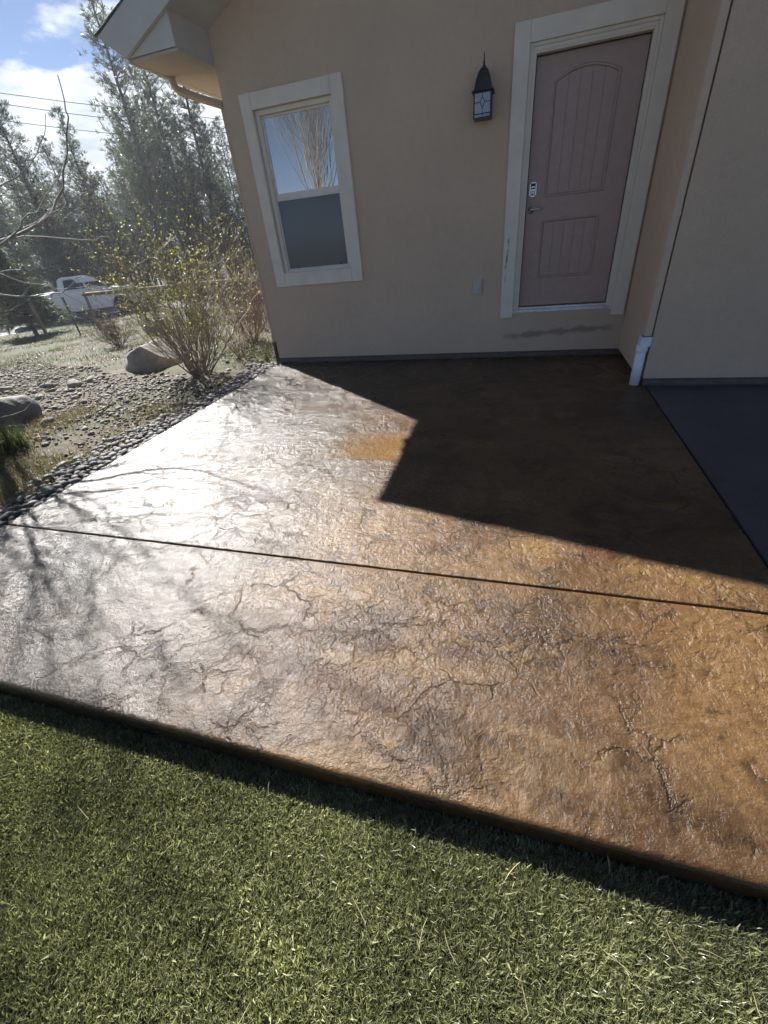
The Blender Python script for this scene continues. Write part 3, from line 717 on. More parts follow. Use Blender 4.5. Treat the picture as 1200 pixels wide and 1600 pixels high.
# ---- second downspout round the left corner, with its elbow to the eave
dl = thing('downspout', 'painted downspout on the side wall at the left house corner with dark boot', 'downspout', (0, .06, 0))
MB().box(-.066, -.004, -.03, .035, .255, 2.70).build('pipe', M['stucco_wing'], dl, .006)
MB().tube([(-.035, 0, 2.66), (-.05, -.005, 2.72), (-.28, -.045, 2.80), (-.49, -.085, 2.885), (-.525, -.09, 2.93), (-.525, -.09, 2.991)], [.036, .038, .036, .038, .04, .04], 4).build('elbow', M['stucco_wing'], dl)
MB().prism([(-.075, -.1), (.002, -.1), (.002, .28), (-.072, .28)], 1, -.042, .045).build('boot', M['blackplastic'], dl, .008)
gt = MB(); gt.prism([(-.645, 3.08), (-.645, 3.04), (-.62, 2.99), (-.5765, 2.99), (-.5765, 3.08), (-.581, 3.08), (-.581, 2.995), (-.615, 2.995), (-.638, 3.04), (-.638, 3.08)], 1, -.12, 9.5)
go = gt.build('gutter', M['fascia']); tag(go, 'pale eave gutter along the left side of the roof', 'gutter')

# ------------------------------------------------------------------ artificial turf
def build_turf():
    def blades(n, x0, x1, y0, y1, segs, L0, L1, wd):
        x = rng.uniform(x0, x1, n); y = rng.uniform(y0, y1, n)
        L = rng.uniform(L0, L1, n)*(0.8+.4*fbm(x, y, 3, 2, 60)); 
        # pile direction swings slowly over the lawn
        th = (fbm(x, y, .9, 2, 70)-.5)*5 + 1.0 + rng.normal(0, 1.15, n); lean = np.clip(rng.normal(.75, .35, n), 0, 1.4)
        dx, dy = np.cos(th), np.sin(th); ph = th + np.pi/2 + rng.normal(0, .5, n); w = wd*rng.uniform(.7, 1.3, n)
        sx, sy = np.cos(ph)*w, np.sin(ph)*w; z0 = -.110
        base = np.stack([x, y, np.full(n, z0)], 1)
        def pt(t):
            h = L*(np.sin(np.minimum(lean*t, 1.5)+.0)/np.maximum(lean, .05) if False else t*np.cos(lean*t*.62)); f = L*t*np.sin(lean*t*.8)
            return base + np.stack([dx*f, dy*f, h], 1)
        S = np.stack([sx, sy, 0*sx], 1)
        a, b, m, tip = base-S, base+S, pt(.55), pt(1.0)
        V = np.stack([a, b, m+S*.85, m-S*.85, tip], 1).reshape(-1, 3); k = np.arange(n)*5
        Q = np.stack([k, k+1, k+2, k+3], 1); T = np.stack([k+3, k+2, k+4], 1)
        return V, Q, T
    A = blades(330000, 1.0, 4.4, -5.9, FY-.004, 2, .016, .032, .0010)
    B = blades(140000, -2, 6.5, -7.6, FY-.004, 2, .022, .038, .0026)
    V = np.concatenate([A[0], B[0]]); Q = np.concatenate([A[1], B[1]+len(A[0])]); T = np.concatenate([A[2], B[2]+len(A[0])])
    o = link('turf_grass', mesh_np('turf_grass', V, [Q, T]), M['turf']); tag(o, 'short green artificial turf in front of the patio', 'turf', kind='stuff')
build_turf()
def build_straws():
    spots = [(530, 1185), (540, 1225), (420, 1232), (640, 1240), (760, 1195), (800, 1360), (1000, 1240), (620, 1330), (1180, 1570), (960, 1500), (1050, 1475), (450, 1525), (700, 1480), (180, 1310), (260, 1330), (950, 1345), (860, 1270), (310, 1215), (130, 1270), (560, 1420), (820, 1560), (90, 1490), (1110, 1490), (380, 1590), (660, 1455)]
    for k, (px, py) in enumerate(spots):
        d = _fw + _R*(px-600)/F_PX + _U*(800-py)/F_PX; t = (-.084-CAM[2])/d[2]; P = CAM+d*t
        a = random.uniform(0, math.pi); L = random.uniform(.03, .075); bend = random.uniform(-.4, .4)
        pts = [(P[0]+math.cos(a+bend*s)*L*s, P[1]+math.sin(a+bend*s)*L*s, P[2]+.006+.008*math.sin(s*3)) for s in (-.5, -.2, .1, .4)]
        o = MB().tube(pts, [.0006, .0010, .0010, .0005], 4).build('dry_straw', M['straw'])
        tag(o, 'loose pale dry straw lying on the green turf', 'straw', 'loose straws on the turf')
build_straws()

# ------------------------------------------------------------------ stones
def ico(sub):
    bm = bmesh.new(); bmesh.ops.create_icosphere(bm, subdivisions=sub, radius=1); bm.verts.ensure_lookup_table()
    V = np.array([v.co[:] for v in bm.verts]); F = np.array([[v.index for v in f.verts] for f in bm.faces]); bm.free(); return V, F
I1, I2, I3, I5 = ico(1), ico(2), ico(3), ico(5)
def pebble(V, seed, sx, sy, sz):
    r = np.random.default_rng(seed); W = V.copy()
    for _ in range(3):
        d = r.normal(size=3); d /= np.linalg.norm(d); W *= (1 + .16*np.tanh(2*(V@d)))[:, None]
    return W*np.array([sx, sy, sz])
PEB = [mesh_np('stone', pebble(I2[0], s, 1, random.uniform(.6, .9), random.uniform(.42, .65)), I2[1], True) for s in range(14)]
for me in PEB: me.materials.append(M['stone_obj'])
def scatter_pts(n, reg, mind):
    out = []; cell = {}
    tries = 0
    while len(out) < n*(1 if n > 1000 else 99) and tries < n*29:
        tries += 1; x, y = reg(); k = (int(x//mind), int(y//mind)); ok = True
        for i in (-1, 0, 1):
            for j in (-1, 0, 1):
                for q in cell.get((k[0]+i, k[1]+j), ()):
                    if (q[0]-x)**2+(q[1]-y)**2 < mind*mind: ok = False
        if ok: cell.setdefault(k, []).append((x, y)); out.append((x, y))
    return out
def strip_w(y): return .36 + .10*math.sin(y*1.7) + .10*max(0, (y+1.6)/1.6)
def in_view(x, y, z):
    d = np.array([x, y, z]) - CAM; w = d@_fw
    if w < .1: return False
    px, py = 600+F_PX*(d@_R)/w, 800-F_PX*(d@_U)/w
    return -10 < px < 1210 and -10 < py < 1610
def build_stones():
    bed = thing('river_rock_bed', 'grey river rock strip along the left patio edge', None); bed['kind'] = 'structure'
    pts = scatter_pts(1400, lambda: (lambda y: (-random.random()**1.2*strip_w(y)*1.25-.03, y))(random.uniform(-5.0, .25)), .048)
    pts = [(x, y, math.dist((x, y), CAM[:2])) for x, y in pts]
    pts.sort(key=lambda p: p[2] + (0 if in_view(p[0], p[1], -.05) else 50))
    rest = []
    for k, (x, y, dd) in enumerate(pts):
        r = random.uniform(.020, .046)*(1.3 if random.random() < .15 else 1)
        z = ground_at(x, y)+r*.12
        if k < 290:
            o = bpy.data.objects.new('stone', random.choice(PEB)); COL.objects.link(o); o.parent = bed
            o.location = (x, y, z+random.uniform(0, .02)); o.scale = (r, r, r); o.rotation_euler = (random.uniform(-.35, .35), random.uniform(-.35, .35), random.uniform(0, 6.28))
        else: rest.append((x, y, z, r))
    def batch(name, lst, mat, sub, seed0):
        Vs = []; Fs = []; c = 0; base, fc = sub
        protos = [pebble(base, 100+seed0+s, 1, random.uniform(.6, .9), random.uniform(.4, .65)) for s in range(16)]
        for x, y, z, r in lst:
            P = random.choice(protos)*r; a = random.uniform(0, 6.28); ca, sa = math.cos(a), math.sin(a); tx, ty = random.uniform(-.3, .3), random.uniform(-.3, .3)
            Q = np.stack([P[:, 0]*ca-P[:, 1]*sa, P[:, 0]*sa+P[:, 1]*ca, P[:, 2]+P[:, 0]*tx+P[:, 1]*ty], 1)+(x, y, z)
            Vs.append(Q); Fs.append(fc+c); c += len(Q)
        return mesh_np(name, np.concatenate(Vs), np.concatenate(Fs), True)
    o = link('stones', batch('stones', rest, M, I2, 1), M['stone_dark'], bed); o['kind'] = 'stuff'
    # looser gravel over the bed further out, thinning where grass takes over
    n = 90000; x = -.35 - rng.random(n)*7.5; y = rng.uniform(-4.6, 3.4, n)
    path = np.exp(-((y-(-.9-.33*(x+2.5)))/.9)**2)                    # the dry creek runs away from the patio
    keep = fbm(x, y, .45, 3, 81)*.62 + path*.55 + np.where(x > -.9, .10, 0) > rng.uniform(.42, 1.06, n)
    cand = list(zip(x[keep], y[keep])); it = iter(cand)
    rr = [random.choice((.012, .015, .018, .022, .028, .044))*random.uniform(.8, 1.2) for _ in cand]
    pts = scatter_pts(len(cand)//30, lambda: next(it), .042)
    pts = np.array(pts); zz = ground_v(pts[:, 0], pts[:, 1])+.004
    gp = [(p[0], p[1], z, r) for p, z, r in zip(pts, zz, rr)]
    o = link('gravel', batch('gravel', gp, M, I1, 50), M['stone']); tag(o, 'tan and grey river gravel spread over the yard', 'gravel', kind='stuff')
build_stones()
def boulder(name, label, loc, size, seed, mat, rz=0, cuts=6, sub=I5, group=None):
    r = np.random.default_rng(seed); V = sub[0].copy()
    for _ in range(cuts):                                            # broken planes
        d = r.normal(size=3); d[2] = abs(d[2])*.8; d /= np.linalg.norm(d); h = r.uniform(.62, .9); s = V@d; V = V - np.maximum(s-h, 0)[:, None]*d*.97
    a = fbm(V[:, 0]+V[:, 2]*.7, V[:, 1]-V[:, 2]*.6, 2.2, 4, seed)-.5
    V = V*(1+a*.18)[:, None]; V = V*np.array(size)
    c, s = math.cos(rz), math.sin(rz); V = np.stack([V[:, 0]*c-V[:, 1]*s, V[:, 0]*s+V[:, 1]*c, V[:, 2]], 1)
    o = link(name, mesh_np(name, V, sub[1], True), mat); o.location = loc
    return tag(o, label, 'boulder' if name == 'boulder' else 'rock', group)
gzl = ground_at
boulder('boulder', 'large pale granite boulder behind the budding shrub', (-2.55, .45, gzl(-2.5, .45)+.02), (.50, .42, .50), 14, M['boulder'], .9)
boulder('boulder', 'smaller pale boulder in the grass behind the large boulder', (-5.9, 4.4, gzl(-5.9, 4.4)+.1), (.42, .3, .24), 5, M['boulder'], .2)
boulder('boulder', 'dark grey boulder at the left edge of the picture', (-2.45, -2.36, gzl(-2.4, -2.4)+.10), (.46, .40, .32), 8, M['boulder_dark'], 1.1)
def at_ground(px, py):
    d = _fw + _R*(px-600)/F_PX + _U*(800-py)/F_PX; t = np.arange(1, 60, .01)
    P = CAM + d*t[:, None]; k = np.argmax(P[:, 2] < ground_v(P[:, 0], P[:, 1])); return P[k]
for (px, py, s, lab, mt) in ((75, 608, .12, 'rounded grey rock in the gravel beyond the dark boulder', 'boulder_dark'), (62, 622, .08, 'small pale rock in front of the rounded grey rock', 'boulder'),
                         (78, 663, .10, 'angular rock beside the green grass tuft', 'boulder_dark'), (118, 603, .13, 'flat tan rock in the middle of the gravel bed', 'boulder'),
                         (145, 595, .10, 'tan rock next to the flat rock in the gravel', 'boulder'), (8, 612, .11, 'grey rock just behind the dark boulder', 'boulder'),
                         (205, 548, .07, 'little rock at the left foot of the large boulder', 'boulder_dark'), (75, 770, .07, 'thin broken rock lying against the patio edge', 'boulder')):
    P = at_ground(px, py)
    boulder('rock', lab, (P[0], P[1], P[2]+s*.25), (s, s*.75, s*.55), px, M[mt], px*.1, 7, I3)

# ------------------------------------------------------------------ grass of the yard
def tufts(name, label, pts, n_per, L, mat, spread, lean=.6, w=.003, cat='grass', kind=None):
    bx, by, bz, LL = [], [], [], []
    for (x, y, k) in pts:
        m = max(1, int(n_per*k)); bx.append(rng.normal(x, spread, m)); by.append(rng.normal(y, spread, m)); LL.append(rng.uniform(.5, 1, m)*L*(.6+.6*k))
    x = np.concatenate(bx); y = np.concatenate(by); l = np.concatenate(LL); n = len(x)
    z = ground_v(x, y)-.004
    th = rng.uniform(0, 6.283, n); ln = np.abs(rng.normal(0, lean, n)); dx, dy = np.cos(th), np.sin(th)
    px, py = -dy*w, dx*w; B = np.stack([x, y, z], 1); S = np.stack([px, py, 0*px], 1)
    def pt(t): return B + np.stack([dx*l*t*np.sin(ln*t), dy*l*t*np.sin(ln*t), l*t*np.cos(ln*t*.9)], 1)
    m_, tip = pt(.55), pt(1)
    V = np.stack([B-S, B+S, m_+S*.8, m_-S*.8, tip], 1).reshape(-1, 3); k = np.arange(n)*5
    o = link(name, mesh_np(name, V, [np.stack([k, k+1, k+2, k+3], 1), np.stack([k+3, k+2, k+4], 1)]), mat)
    return tag(o, label, cat, kind=kind)
P = at_ground(22, 703)
tufts('grass_tuft', 'bright green grass tuft in front of the dark boulder', [(P[0], P[1], 1)], 420, .26, M['greengrass'], .07, .55, .0028, 'grass tuft')
P = at_ground(416, 563)
tufts('grass_tuft', 'small bright green sprout by the house corner', [(P[0], P[1], .7)], 26, .17, M['greengrass'], .022, .5, .007, 'grass tuft')
dry = []
for _ in range(420):
    x = -.45-random.random()*1.5; y = random.uniform(-4.3, -1.6)
    if fbm(x, y, .9, 3, 33) > .40: dry.append((x, y, random.uniform(.3, 1)))
for _ in range(1300):
    x = -.5-random.random()*11; y = random.uniform(-3, 9)
    if fbm(x, y, .5, 3, 91) > .44: dry.append((x, y, random.uniform(.2, .6)))
tufts('dry_grass', 'dry straw coloured grass growing through the gravel', dry, 60, .11, M['drygrass'], .13, .9, .0022, 'grass', 'stuff')
gr = []
for _ in range(1500):
    x = -.6-random.random()*17; y = random.uniform(.6, 13)
    if fbm(x, y, .35, 3, 17) > .46: gr.append((x, y, random.uniform(.3, .8)))
for _ in range(60): gr.append((random.uniform(-1.6, -.2), random.uniform(.4, 2.2), random.uniform(.3, .7)))
tufts('yard_grass', 'thin green grass in the yard towards the fence', gr, 60, .085, M['greengrass'], .22, .9, .0045, 'grass', 'stuff')

# ------------------------------------------------------------------ shrubs and bare trees
def grow(mb, p, d, L, r, depth, spread, tips, seg=5, up=.15, wob=.12, nchild=(2, 3), minr=.0012, shrink=.68):
    n = 5; pts = [Vector(p)]; rr = [r]; d = Vector(d).normalized()
    for i in range(n):
        d = (d + Vector((random.gauss(0, wob), random.gauss(0, wob), random.gauss(0, wob)+up*.2))).normalized()
        pts.append(pts[-1] + d*L/n); rr.append(max(minr, r*(1-.45*(i+1)/n)))
    mb.tube(pts, rr, seg if r > .008 else (4 if r > .004 else 3), False)
    tips.append((pts[-1], d)); 
    if depth == 0: return
    for c in range(random.randint(*nchild)):
        k = random.randint(1 if depth > 2 else 2, n); q = pts[k]
        ax = Vector((random.gauss(0, 1), random.gauss(0, 1), random.gauss(0, 1))).normalized()
        dd = (d + ax*spread + Vector((0, 0, up))).normalized()
        grow(mb, q, dd, L*random.uniform(.5, shrink+.12), rr[k]*.66, depth-1, spread, tips, seg, up, wob, nchild, minr, shrink)
def leaves(pts, n_each, size, spread):
    V = []; k = 0
    for (p, d) in pts:
        for _ in range(np.random.default_rng(int(abs(p[0])*1e5) % 9999).integers(1, n_each+1)):
            c = Vector(p) - Vector(d)*random.uniform(0, spread) + Vector((random.gauss(0, .02), random.gauss(0, .02), random.gauss(0, .02)))
            a = Vector((random.gauss(0, 1), random.gauss(0, 1), random.gauss(.3, 1))).normalized(); b = a.cross(Vector((random.gauss(0, 1), random.gauss(0, 1), random.gauss(0, 1)))).normalized()
            s = size*random.uniform(.5, 1.3)
            V += [c, c+a*s*.5+b*s*.33, c+a*s, c+a*s*.5-b*s*.33]; k += 1
    i = np.arange(k)*4
    return np.array([v[:] for v in V]), np.stack([i, i+1, i+2, i+3], 1)
def shrub(name, label, loc, H, W, nst, leaf=None, leafn=2, lsize=.035, mat='browntwig', depth=3, group=None, lean=(0, 0), cat='shrub', rr=.009):
    o = thing(name, label, cat, loc, 0, group); mb = MB(); tips = []
    for k in range(nst):
        a = random.uniform(0, 6.283); t = random.uniform(0, 1)**.6*W/H*.52; d = (math.cos(a)*t+lean[0], math.sin(a)*t+lean[1], 1)
        b = (math.cos(a)*random.uniform(0, .13)*W/2.2, math.sin(a)*random.uniform(0, .13)*W/2.2, -.03)
        grow(mb, b, d, H*random.uniform(.42, .62), rr*random.uniform(.6, 1.2), depth, .52, tips, 5, .16, .12, (2, 3), .0014)
    mb.build('stems', M[mat], o)
    if leaf:
        tp = [t for t in tips if t[0].z > H*.28]
        V, F = leaves(tp, leafn, lsize, .12); link('leaves', mesh_np('leaves', V, F), M[leaf], o)
    return o
shrub('budding_shrub', 'tall many-stemmed shrub with yellow-green buds at the patio corner', (-1.22, -.22, gzl(-1.22, -.22)), 1.66, 2.9, 54, 'leaf', 2, .026, 'browntwig', 4)
shrub('dry_shrub', 'reddish leafless shrub behind the house corner', (-1.5, 1.75, gzl(-1.5, 1.75)), 1.1, 1.9, 46, None, mat='redtwig', rr=.006, depth=4)
shrub('dry_shrub', 'greyish leafless shrub farther back beside the fence end', (-2.3, 3.6, gzl(-2.3, 3.6)), 1.5, 2.0, 42, 'leaf', 1, .025, mat='twig', rr=.006)
P = at_ground(188, 540)
shrub('dry_shrub', 'low brown twiggy bush left of the large boulder', (P[0], P[1], P[2]), .75, 1.3, 46, None, mat='redtwig', rr=.006, depth=4)
shrub('dry_shrub', 'reddish bush between the tall shrub and the fence', (-3.4, 3.0, gzl(-3.4, 3.0)), .9, 1.5, 36, None, mat='redtwig', rr=.006)
P = at_ground(352, 560)
shrub('dry_shrub', 'small dry bush at the right foot of the tall shrub', (-1.0, .55, gzl(-1.0, .55)), .55, .7, 22, 'leaf', 1, .02, mat='redtwig', rr=.005, depth=2)

def bare_near():
    base = Vector((-2.95, -1.95, -.1))
    o = thing('bare_tree', 'leafless young tree reaching pale branches in from the left edge', 'tree', base)
    tr = MB(); fork = Vector((.05, .0, 1.25)); tr.tube([(0, 0, -.1), (.02, .01, .4), (.0, .0, .85), fork], [.06, .052, .046, .04], 10)
    br = MB(); tips = []
    def path(pp, r0):
        pts = [fork] + [Vector(at(*q)) - base for q in pp]
        # smooth
        P = []
        for i in range(len(pts)-1):
            for t in (0, .5): P.append(pts[i].lerp(pts[i+1], t) + Vector((random.gauss(0, .008), random.gauss(0, .008), random.gauss(0, .008))))
        P.append(pts[-1]); n = len(P); rr = [max(.0025, r0*(1-.85*i/n)) for i in range(n)]
        br.tube(P, rr, 6, False)
        return P, rr
    def twigs(P, rr, k, a=.35):
        for _ in range(k):
            i = random.randint(len(P)//3, len(P)-2); d = (P[i+1]-P[i]).normalized()
            ax = Vector((random.gauss(0, 1), random.gauss(0, 1), random.gauss(0, 1))).normalized()
            grow(br, P[i], d+ax*.7, random.uniform(.2, a), max(.002, rr[i]*.5), 1, .5, tips, 4, .1, .1, (1, 2), .0012)
    a1 = path([(-140, 500, 6.0), (-60, 415, 6.0), (0, 378, 6.0), (40, 362, 6.0), (80, 330, 6.0), (97, 295, 6.0), (103, 240, 6.02), (106, 182, 6.05), (100, 155, 6.05), (90, 117, 6.05)], .018); twigs(*a1, 4)
    a2 = path([(-140, 480, 5.7), (-60, 440, 5.7), (0, 380, 5.7), (28, 358, 5.7), (34, 345, 5.7), (57, 331, 5.7), (85, 290, 5.72), (100, 262, 5.75)], .012); twigs(*a2, 3)
    a3 = path([(-120, 440, 6.3), (-40, 385, 6.2), (36, 368, 6.2), (100, 372, 6.2), (150, 376, 6.2), (168, 370, 6.2)], .011); twigs(*a3, 4)
    a4 = path([(-150, 350, 6.1), (-50, 316, 6.1), (0, 304, 6.1), (42, 310, 6.1), (10, 316, 6.0)], .008)
    a5 = path([(-150, 520, 5.6), (-60, 478, 5.6), (0, 462, 5.6), (50, 463, 5.6), (95, 458, 5.6), (112, 445, 5.6), (126, 432, 5.6)], .011); twigs(*a5, 4)
    a6 = path([(-140, 520, 5.9), (-40, 430, 5.9), (0, 428, 5.9), (40, 443, 5.9), (90, 450, 5.9), (150, 447, 5.9)], .009); twigs(*a6, 3)
    a7 = path([(-150, 560, 5.2), (-50, 520, 5.2), (0, 489, 5.2), (28, 470, 5.2), (40, 452, 5.2)], .008); twigs(*a7, 2)
    a8 = path([(-160, 300, 6.2), (-80, 240, 6.2), (-20, 200, 6.2), (8, 172, 6.2), (14, 158, 6.2)], .010)
    a9 = path([(-120, 330, 6.3), (0, 290, 6.3), (50, 262, 6.3), (64, 225, 6.3), (72, 200, 6.3), (71, 178, 6.3)], .008)
    b1 = path([(-100, 660, 5.6), (-40, 668, 5.4), (0, 652, 5.3), (40, 640, 5.3), (60, 615, 5.3), (74, 588, 5.3)], .006)
    b2 = path([(-100, 690, 5.3), (-40, 672, 5.3), (0, 668, 5.3), (42, 664, 5.3)], .005)
    # the rest of the crown, out of the frame to the left
    for k in range(20):
        a = random.uniform(0, 6.28); d = (math.cos(a)*.40-.25, math.sin(a)*.42, 1)
        grow(br, fork+Vector((0, 0, random.uniform(-.3, 0))), d, random.uniform(1.7, 2.8), .022, 4, .5, tips, 5, .16, .07, (2, 3), .0035)
    tr.build('trunk', M['twig'], o); br.build('branches', M['twig'], o)
bare_near()
def bare_far():
    o = thing('bare_tree', 'tall leafless tree mirrored in the upper window pane', 'tree', (-4.9, -14, -.15))
    mb = MB(); tips = []
    tr = MB().tube([(0, 0, -.3), (.02, 0, .7), (0, .02, 1.6), (0, 0, 2.35)], [.17, .14, .125, .12], 10).build('trunk', M['twig'], o)
    for k in range(22):
        a = random.uniform(0, 6.283); t = random.uniform(.1, .9); d = (math.cos(a)*t*1.05, math.sin(a)*t*.7, 1)
        grow(mb, (0, 0, random.uniform(1.9, 2.5)), d, random.uniform(2.3, 3.6), .019, 4, .42, tips, 5, .25, .07, (2, 4), .003)
    mb.build('branches', M['twig'], o)
bare_far()

# ------------------------------------------------------------------ conifers
def pine_mesh(seed, H, R0, crown0, dens, tuftL, shape='pine'):
    r = random.Random(seed); g = np.random.default_rng(seed)
    tr = MB(); n = 9; bend = [r.uniform(-.02, .02)*H for _ in range(2)]
    tp = [Vector((bend[0]*math.sin(3*i/n), bend[1]*math.sin(2.2*i/n), H*i/n)) for i in range(n+1)]
    r0 = .012*H+.04
    tr.tube(tp, [r0*(1-.93*i/n) for i in range(n+1)], 8)
    def axis(z):
        f = z/H*n; i = min(n-1, int(f)); return tp[i].lerp(tp[i+1], f-i)
    C_, D_ = [], []
    z = crown0*H
    while z < H*.985:
        f = (z-crown0*H)/(H*(1-crown0))
        rad = R0*((1-f)**.75*(.45+.55*min(1, f*5+.35)) if shape == 'pine' else (1-f)**.9)*1.0 + .12
        for k in range(r.randint(3, 5) if shape == 'pine' else r.randint(6, 8)):
            a = r.uniform(0, 6.283); L = rad*r.uniform(.55, 1.15); up = r.uniform(.05, .55) if shape == 'pine' else r.uniform(-.25, .1)
            p0 = axis(z); d = Vector((math.cos(a), math.sin(a), up)).normalized(); pts = [p0]; q = p0
            for s in range(4):
                d = (d + Vector((r.gauss(0, .1), r.gauss(0, .1), .12 if shape == 'pine' else .05))).normalized(); q = q + d*L/4; pts.append(q)
            tr.tube(pts, [max(.008, r0*.22*(1-.2*s)*(1-f*.5)) for s in range(5)], 3, False)
            m = max(3, int(dens*L*(1 if shape == 'pine' else 1.6)))
            for t in range(m):
                u = r.uniform(.25, 1)**.7*4; i = min(3, int(u)); c = pts[i].lerp(pts[i+1], u-i)
                sp = .16*L*(.5+u/4)
                c = c + Vector((r.gauss(0, sp), r.gauss(0, sp), r.gauss(.03, sp*.55)))
                C_.append(c[:]); dd = d + Vector((r.gauss(0, .5), r.gauss(0, .5), r.gauss(.35, .3))) if shape == 'pine' else d + Vector((r.gauss(0, .4), r.gauss(0, .4), r.gauss(-.25, .2)))
                D_.append(dd.normalized()[:])
        z += H*r.uniform(.018, .034) if shape == 'pine' else H*r.uniform(.022, .034)
    C_ = np.array(C_); D_ = np.array(D_); m = len(C_); q = 11
    c = np.repeat(C_, q, 0); d = np.repeat(D_, q, 0) + g.normal(0, .55, (m*q, 3)); d /= np.linalg.norm(d, axis=1)[:, None]
    L = tuftL*g.uniform(.6, 1.25, m*q)[:, None]; s = np.cross(d, g.normal(size=(m*q, 3))); s /= np.linalg.norm(s, axis=1)[:, None]; w = tuftL*.05
    V = np.stack([c, c+d*L*.55+s*w, c+d*L, c+d*L*.55-s*w], 1).reshape(-1, 3); k = np.arange(m*q)*4
    cm = mesh_np('crown', V, np.stack([k, k+1, k+2, k+3], 1))
    cm.materials.append(M['needle'] if shape == 'pine' else M['spruce'])
    return tr, cm
VAR = []
for s, (H, R0, c0) in enumerate(((12, 2.1, .22), (13, 1.8, .30), (11, 2.3, .12), (14, 2.0, .38), (10, 1.7, .18), (12, 2.5, .26))):
    tr, cm = pine_mesh(40+s, H, R0, c0, 13.0, .23); to = tr.build('trunk', M['bark']); tm = to.data; bpy.data.objects.remove(to); VAR.append((H, tm, cm))
def pine(x, y, h, var, label, rz, group='pine trees beyond the road'):
    H, tm, cm = VAR[var]; o = thing('pine_tree', label, 'tree', (x, y, float(gz(x, y))-.1), rz, group); s = h/H; o.scale = (s, s, s)
    link('trunk', tm, None, o); link('crown', cm, None, o); return o
def polar(az, D): return CAM[0]+math.cos(R(az))*D, CAM[1]+math.sin(R(az))*D
hero = [(139.4, 37, 11.6, 'pine with a ragged top at the left edge of the picture'), (136.9, 41, 9.6, 'short pine between the left edge pine and the round-topped pine'), (134.7, 38, 10.2, 'round-topped pine left of the gap of bright cloud'),
        (129.2, 36, 15.6, 'tallest pine, rising right of the gap up to the roof corner'), (126.6, 39, 14.6, 'tall pine just under the roof eave'), (123.4, 34, 13.2, 'pine with a bare leaning trunk next to the house corner'), (131.6, 41, 9.4, 'lower pine standing in the gap below the clouds')]
for k, (az, D, h, lab) in enumerate(hero):
    x, y = polar(az, D); pine(x, y, h, (0, 2, 4, 1, 5, 3, 2)[k], lab, k*1.3)
k = 0
for D, step in ((39, 2.6), (44, 2.9), (51, 3.1)):
    az = 114+random.uniform(0, 2)
    while az < 168:
        a2 = az+random.uniform(-.7, .7); d2 = D+random.uniform(-2, 2); x, y = polar(a2, d2)
        lim = np.interp(a2, [114, 122, 126, 129.5, 131.3, 133.2, 135, 138, 142, 168], [11, 11, 12, 13.5, 8.2, 7.2, 8.6, 9.2, 10.5, 11])
        h = math.tan(R(lim*random.uniform(.80, 1.02)))*d2 + 1.4 + .9
        if a2 < 156: pine(x, y, h, random.randrange(6), 'pine in the dense stand behind the road', random.uniform(0, 6.28), 'pine trees in the stand behind the road')
        az += step*random.uniform(.7, 1.15)
# low dark understory trees that close the stand
for k in range(34):
    az = 116 + k*.95 + random.uniform(-.4, .4); D = random.uniform(34.5, 43); x, y = polar(az, D)
    pine(x, y, random.uniform(3.5, 7.0), random.choice((2, 4)), 'low young pine at the foot of the stand', random.uniform(0, 6.28), 'young pines along the road')
tr, cm = pine_mesh(77, 3.4, 1.05, .16, 16, .17, 'spruce')
P = at_ground(58, 524)
sp = thing('spruce_tree', 'small spruce with leaning trunk in front of the parked truck', 'tree', (P[0], P[1], P[2]-.05)); sp.rotation_euler = (R(-4), R(-7), 0)
tr.build('trunk', M['bark'], sp); link('crown', cm, None, sp)

# ------------------------------------------------------------------ fence
fence = thing('wooden_fence', 'weathered wooden post and rail fence in front of the road', 'fence')
FP = [(-17.6, 4.3), (-15.5, 5.7), (-13.55, 7.05), (-12.2, 8.15), (-10.0, 8.35), (-7.6, 8.5), (-5.2, 8.65), (-2.8, 8.8), (-.4, 8.95)]
for i, (x, y) in enumerate(FP):
    z = float(gz(x, y)); lx, ly = random.uniform(-.05, .05), random.uniform(-.05, .05); top = .62
    MB().tube([(x, y, z-.3), (x+lx*.5, y+ly*.5, z+.5), (x+lx, y+ly, top+random.uniform(0, .06))], [.062, .058, .055], 8).build('post', M['post'], fence)
for i in range(3, len(FP)-1):
    (x0, y0), (x1, y1) = FP[i], FP[i+1]
    MB().tube([(x0-.1, y0, .56), ((x0+x1)/2, (y0+y1)/2, .545), (x1+.1, y1, .565)], [.06, .062, .056], 8).build('rail', M['post'], fence)
for zz in (.15, .42):
    for i in range(len(FP)-1):
        (x0, y0), (x1, y1) = FP[i], FP[i+1]
        MB().tube([(x0, y0, float(gz(x0, y0))+zz+.2), ((x0+x1)/2, (y0+y1)/2, (float(gz(x0, y0))+float(gz(x1, y1)))/2+zz+.17), (x1, y1, float(gz(x1, y1))+zz+.2)], .006, 4).build('wire', M['blackplastic'], fence)
tp_ = at(117, 503, 19.3); gzp = float(gz(tp_[0], tp_[1]))
o = MB().box(-.02, .02, -.02, .02, -.2, 1.15).build('metal_fence_post', M['blackmetal']); o.location = (tp_[0], tp_[1], gzp); o.rotation_euler = (0, R(-3), 0)
tag(o, 'thin dark metal fence post in front of the truck cab', 'fence post')

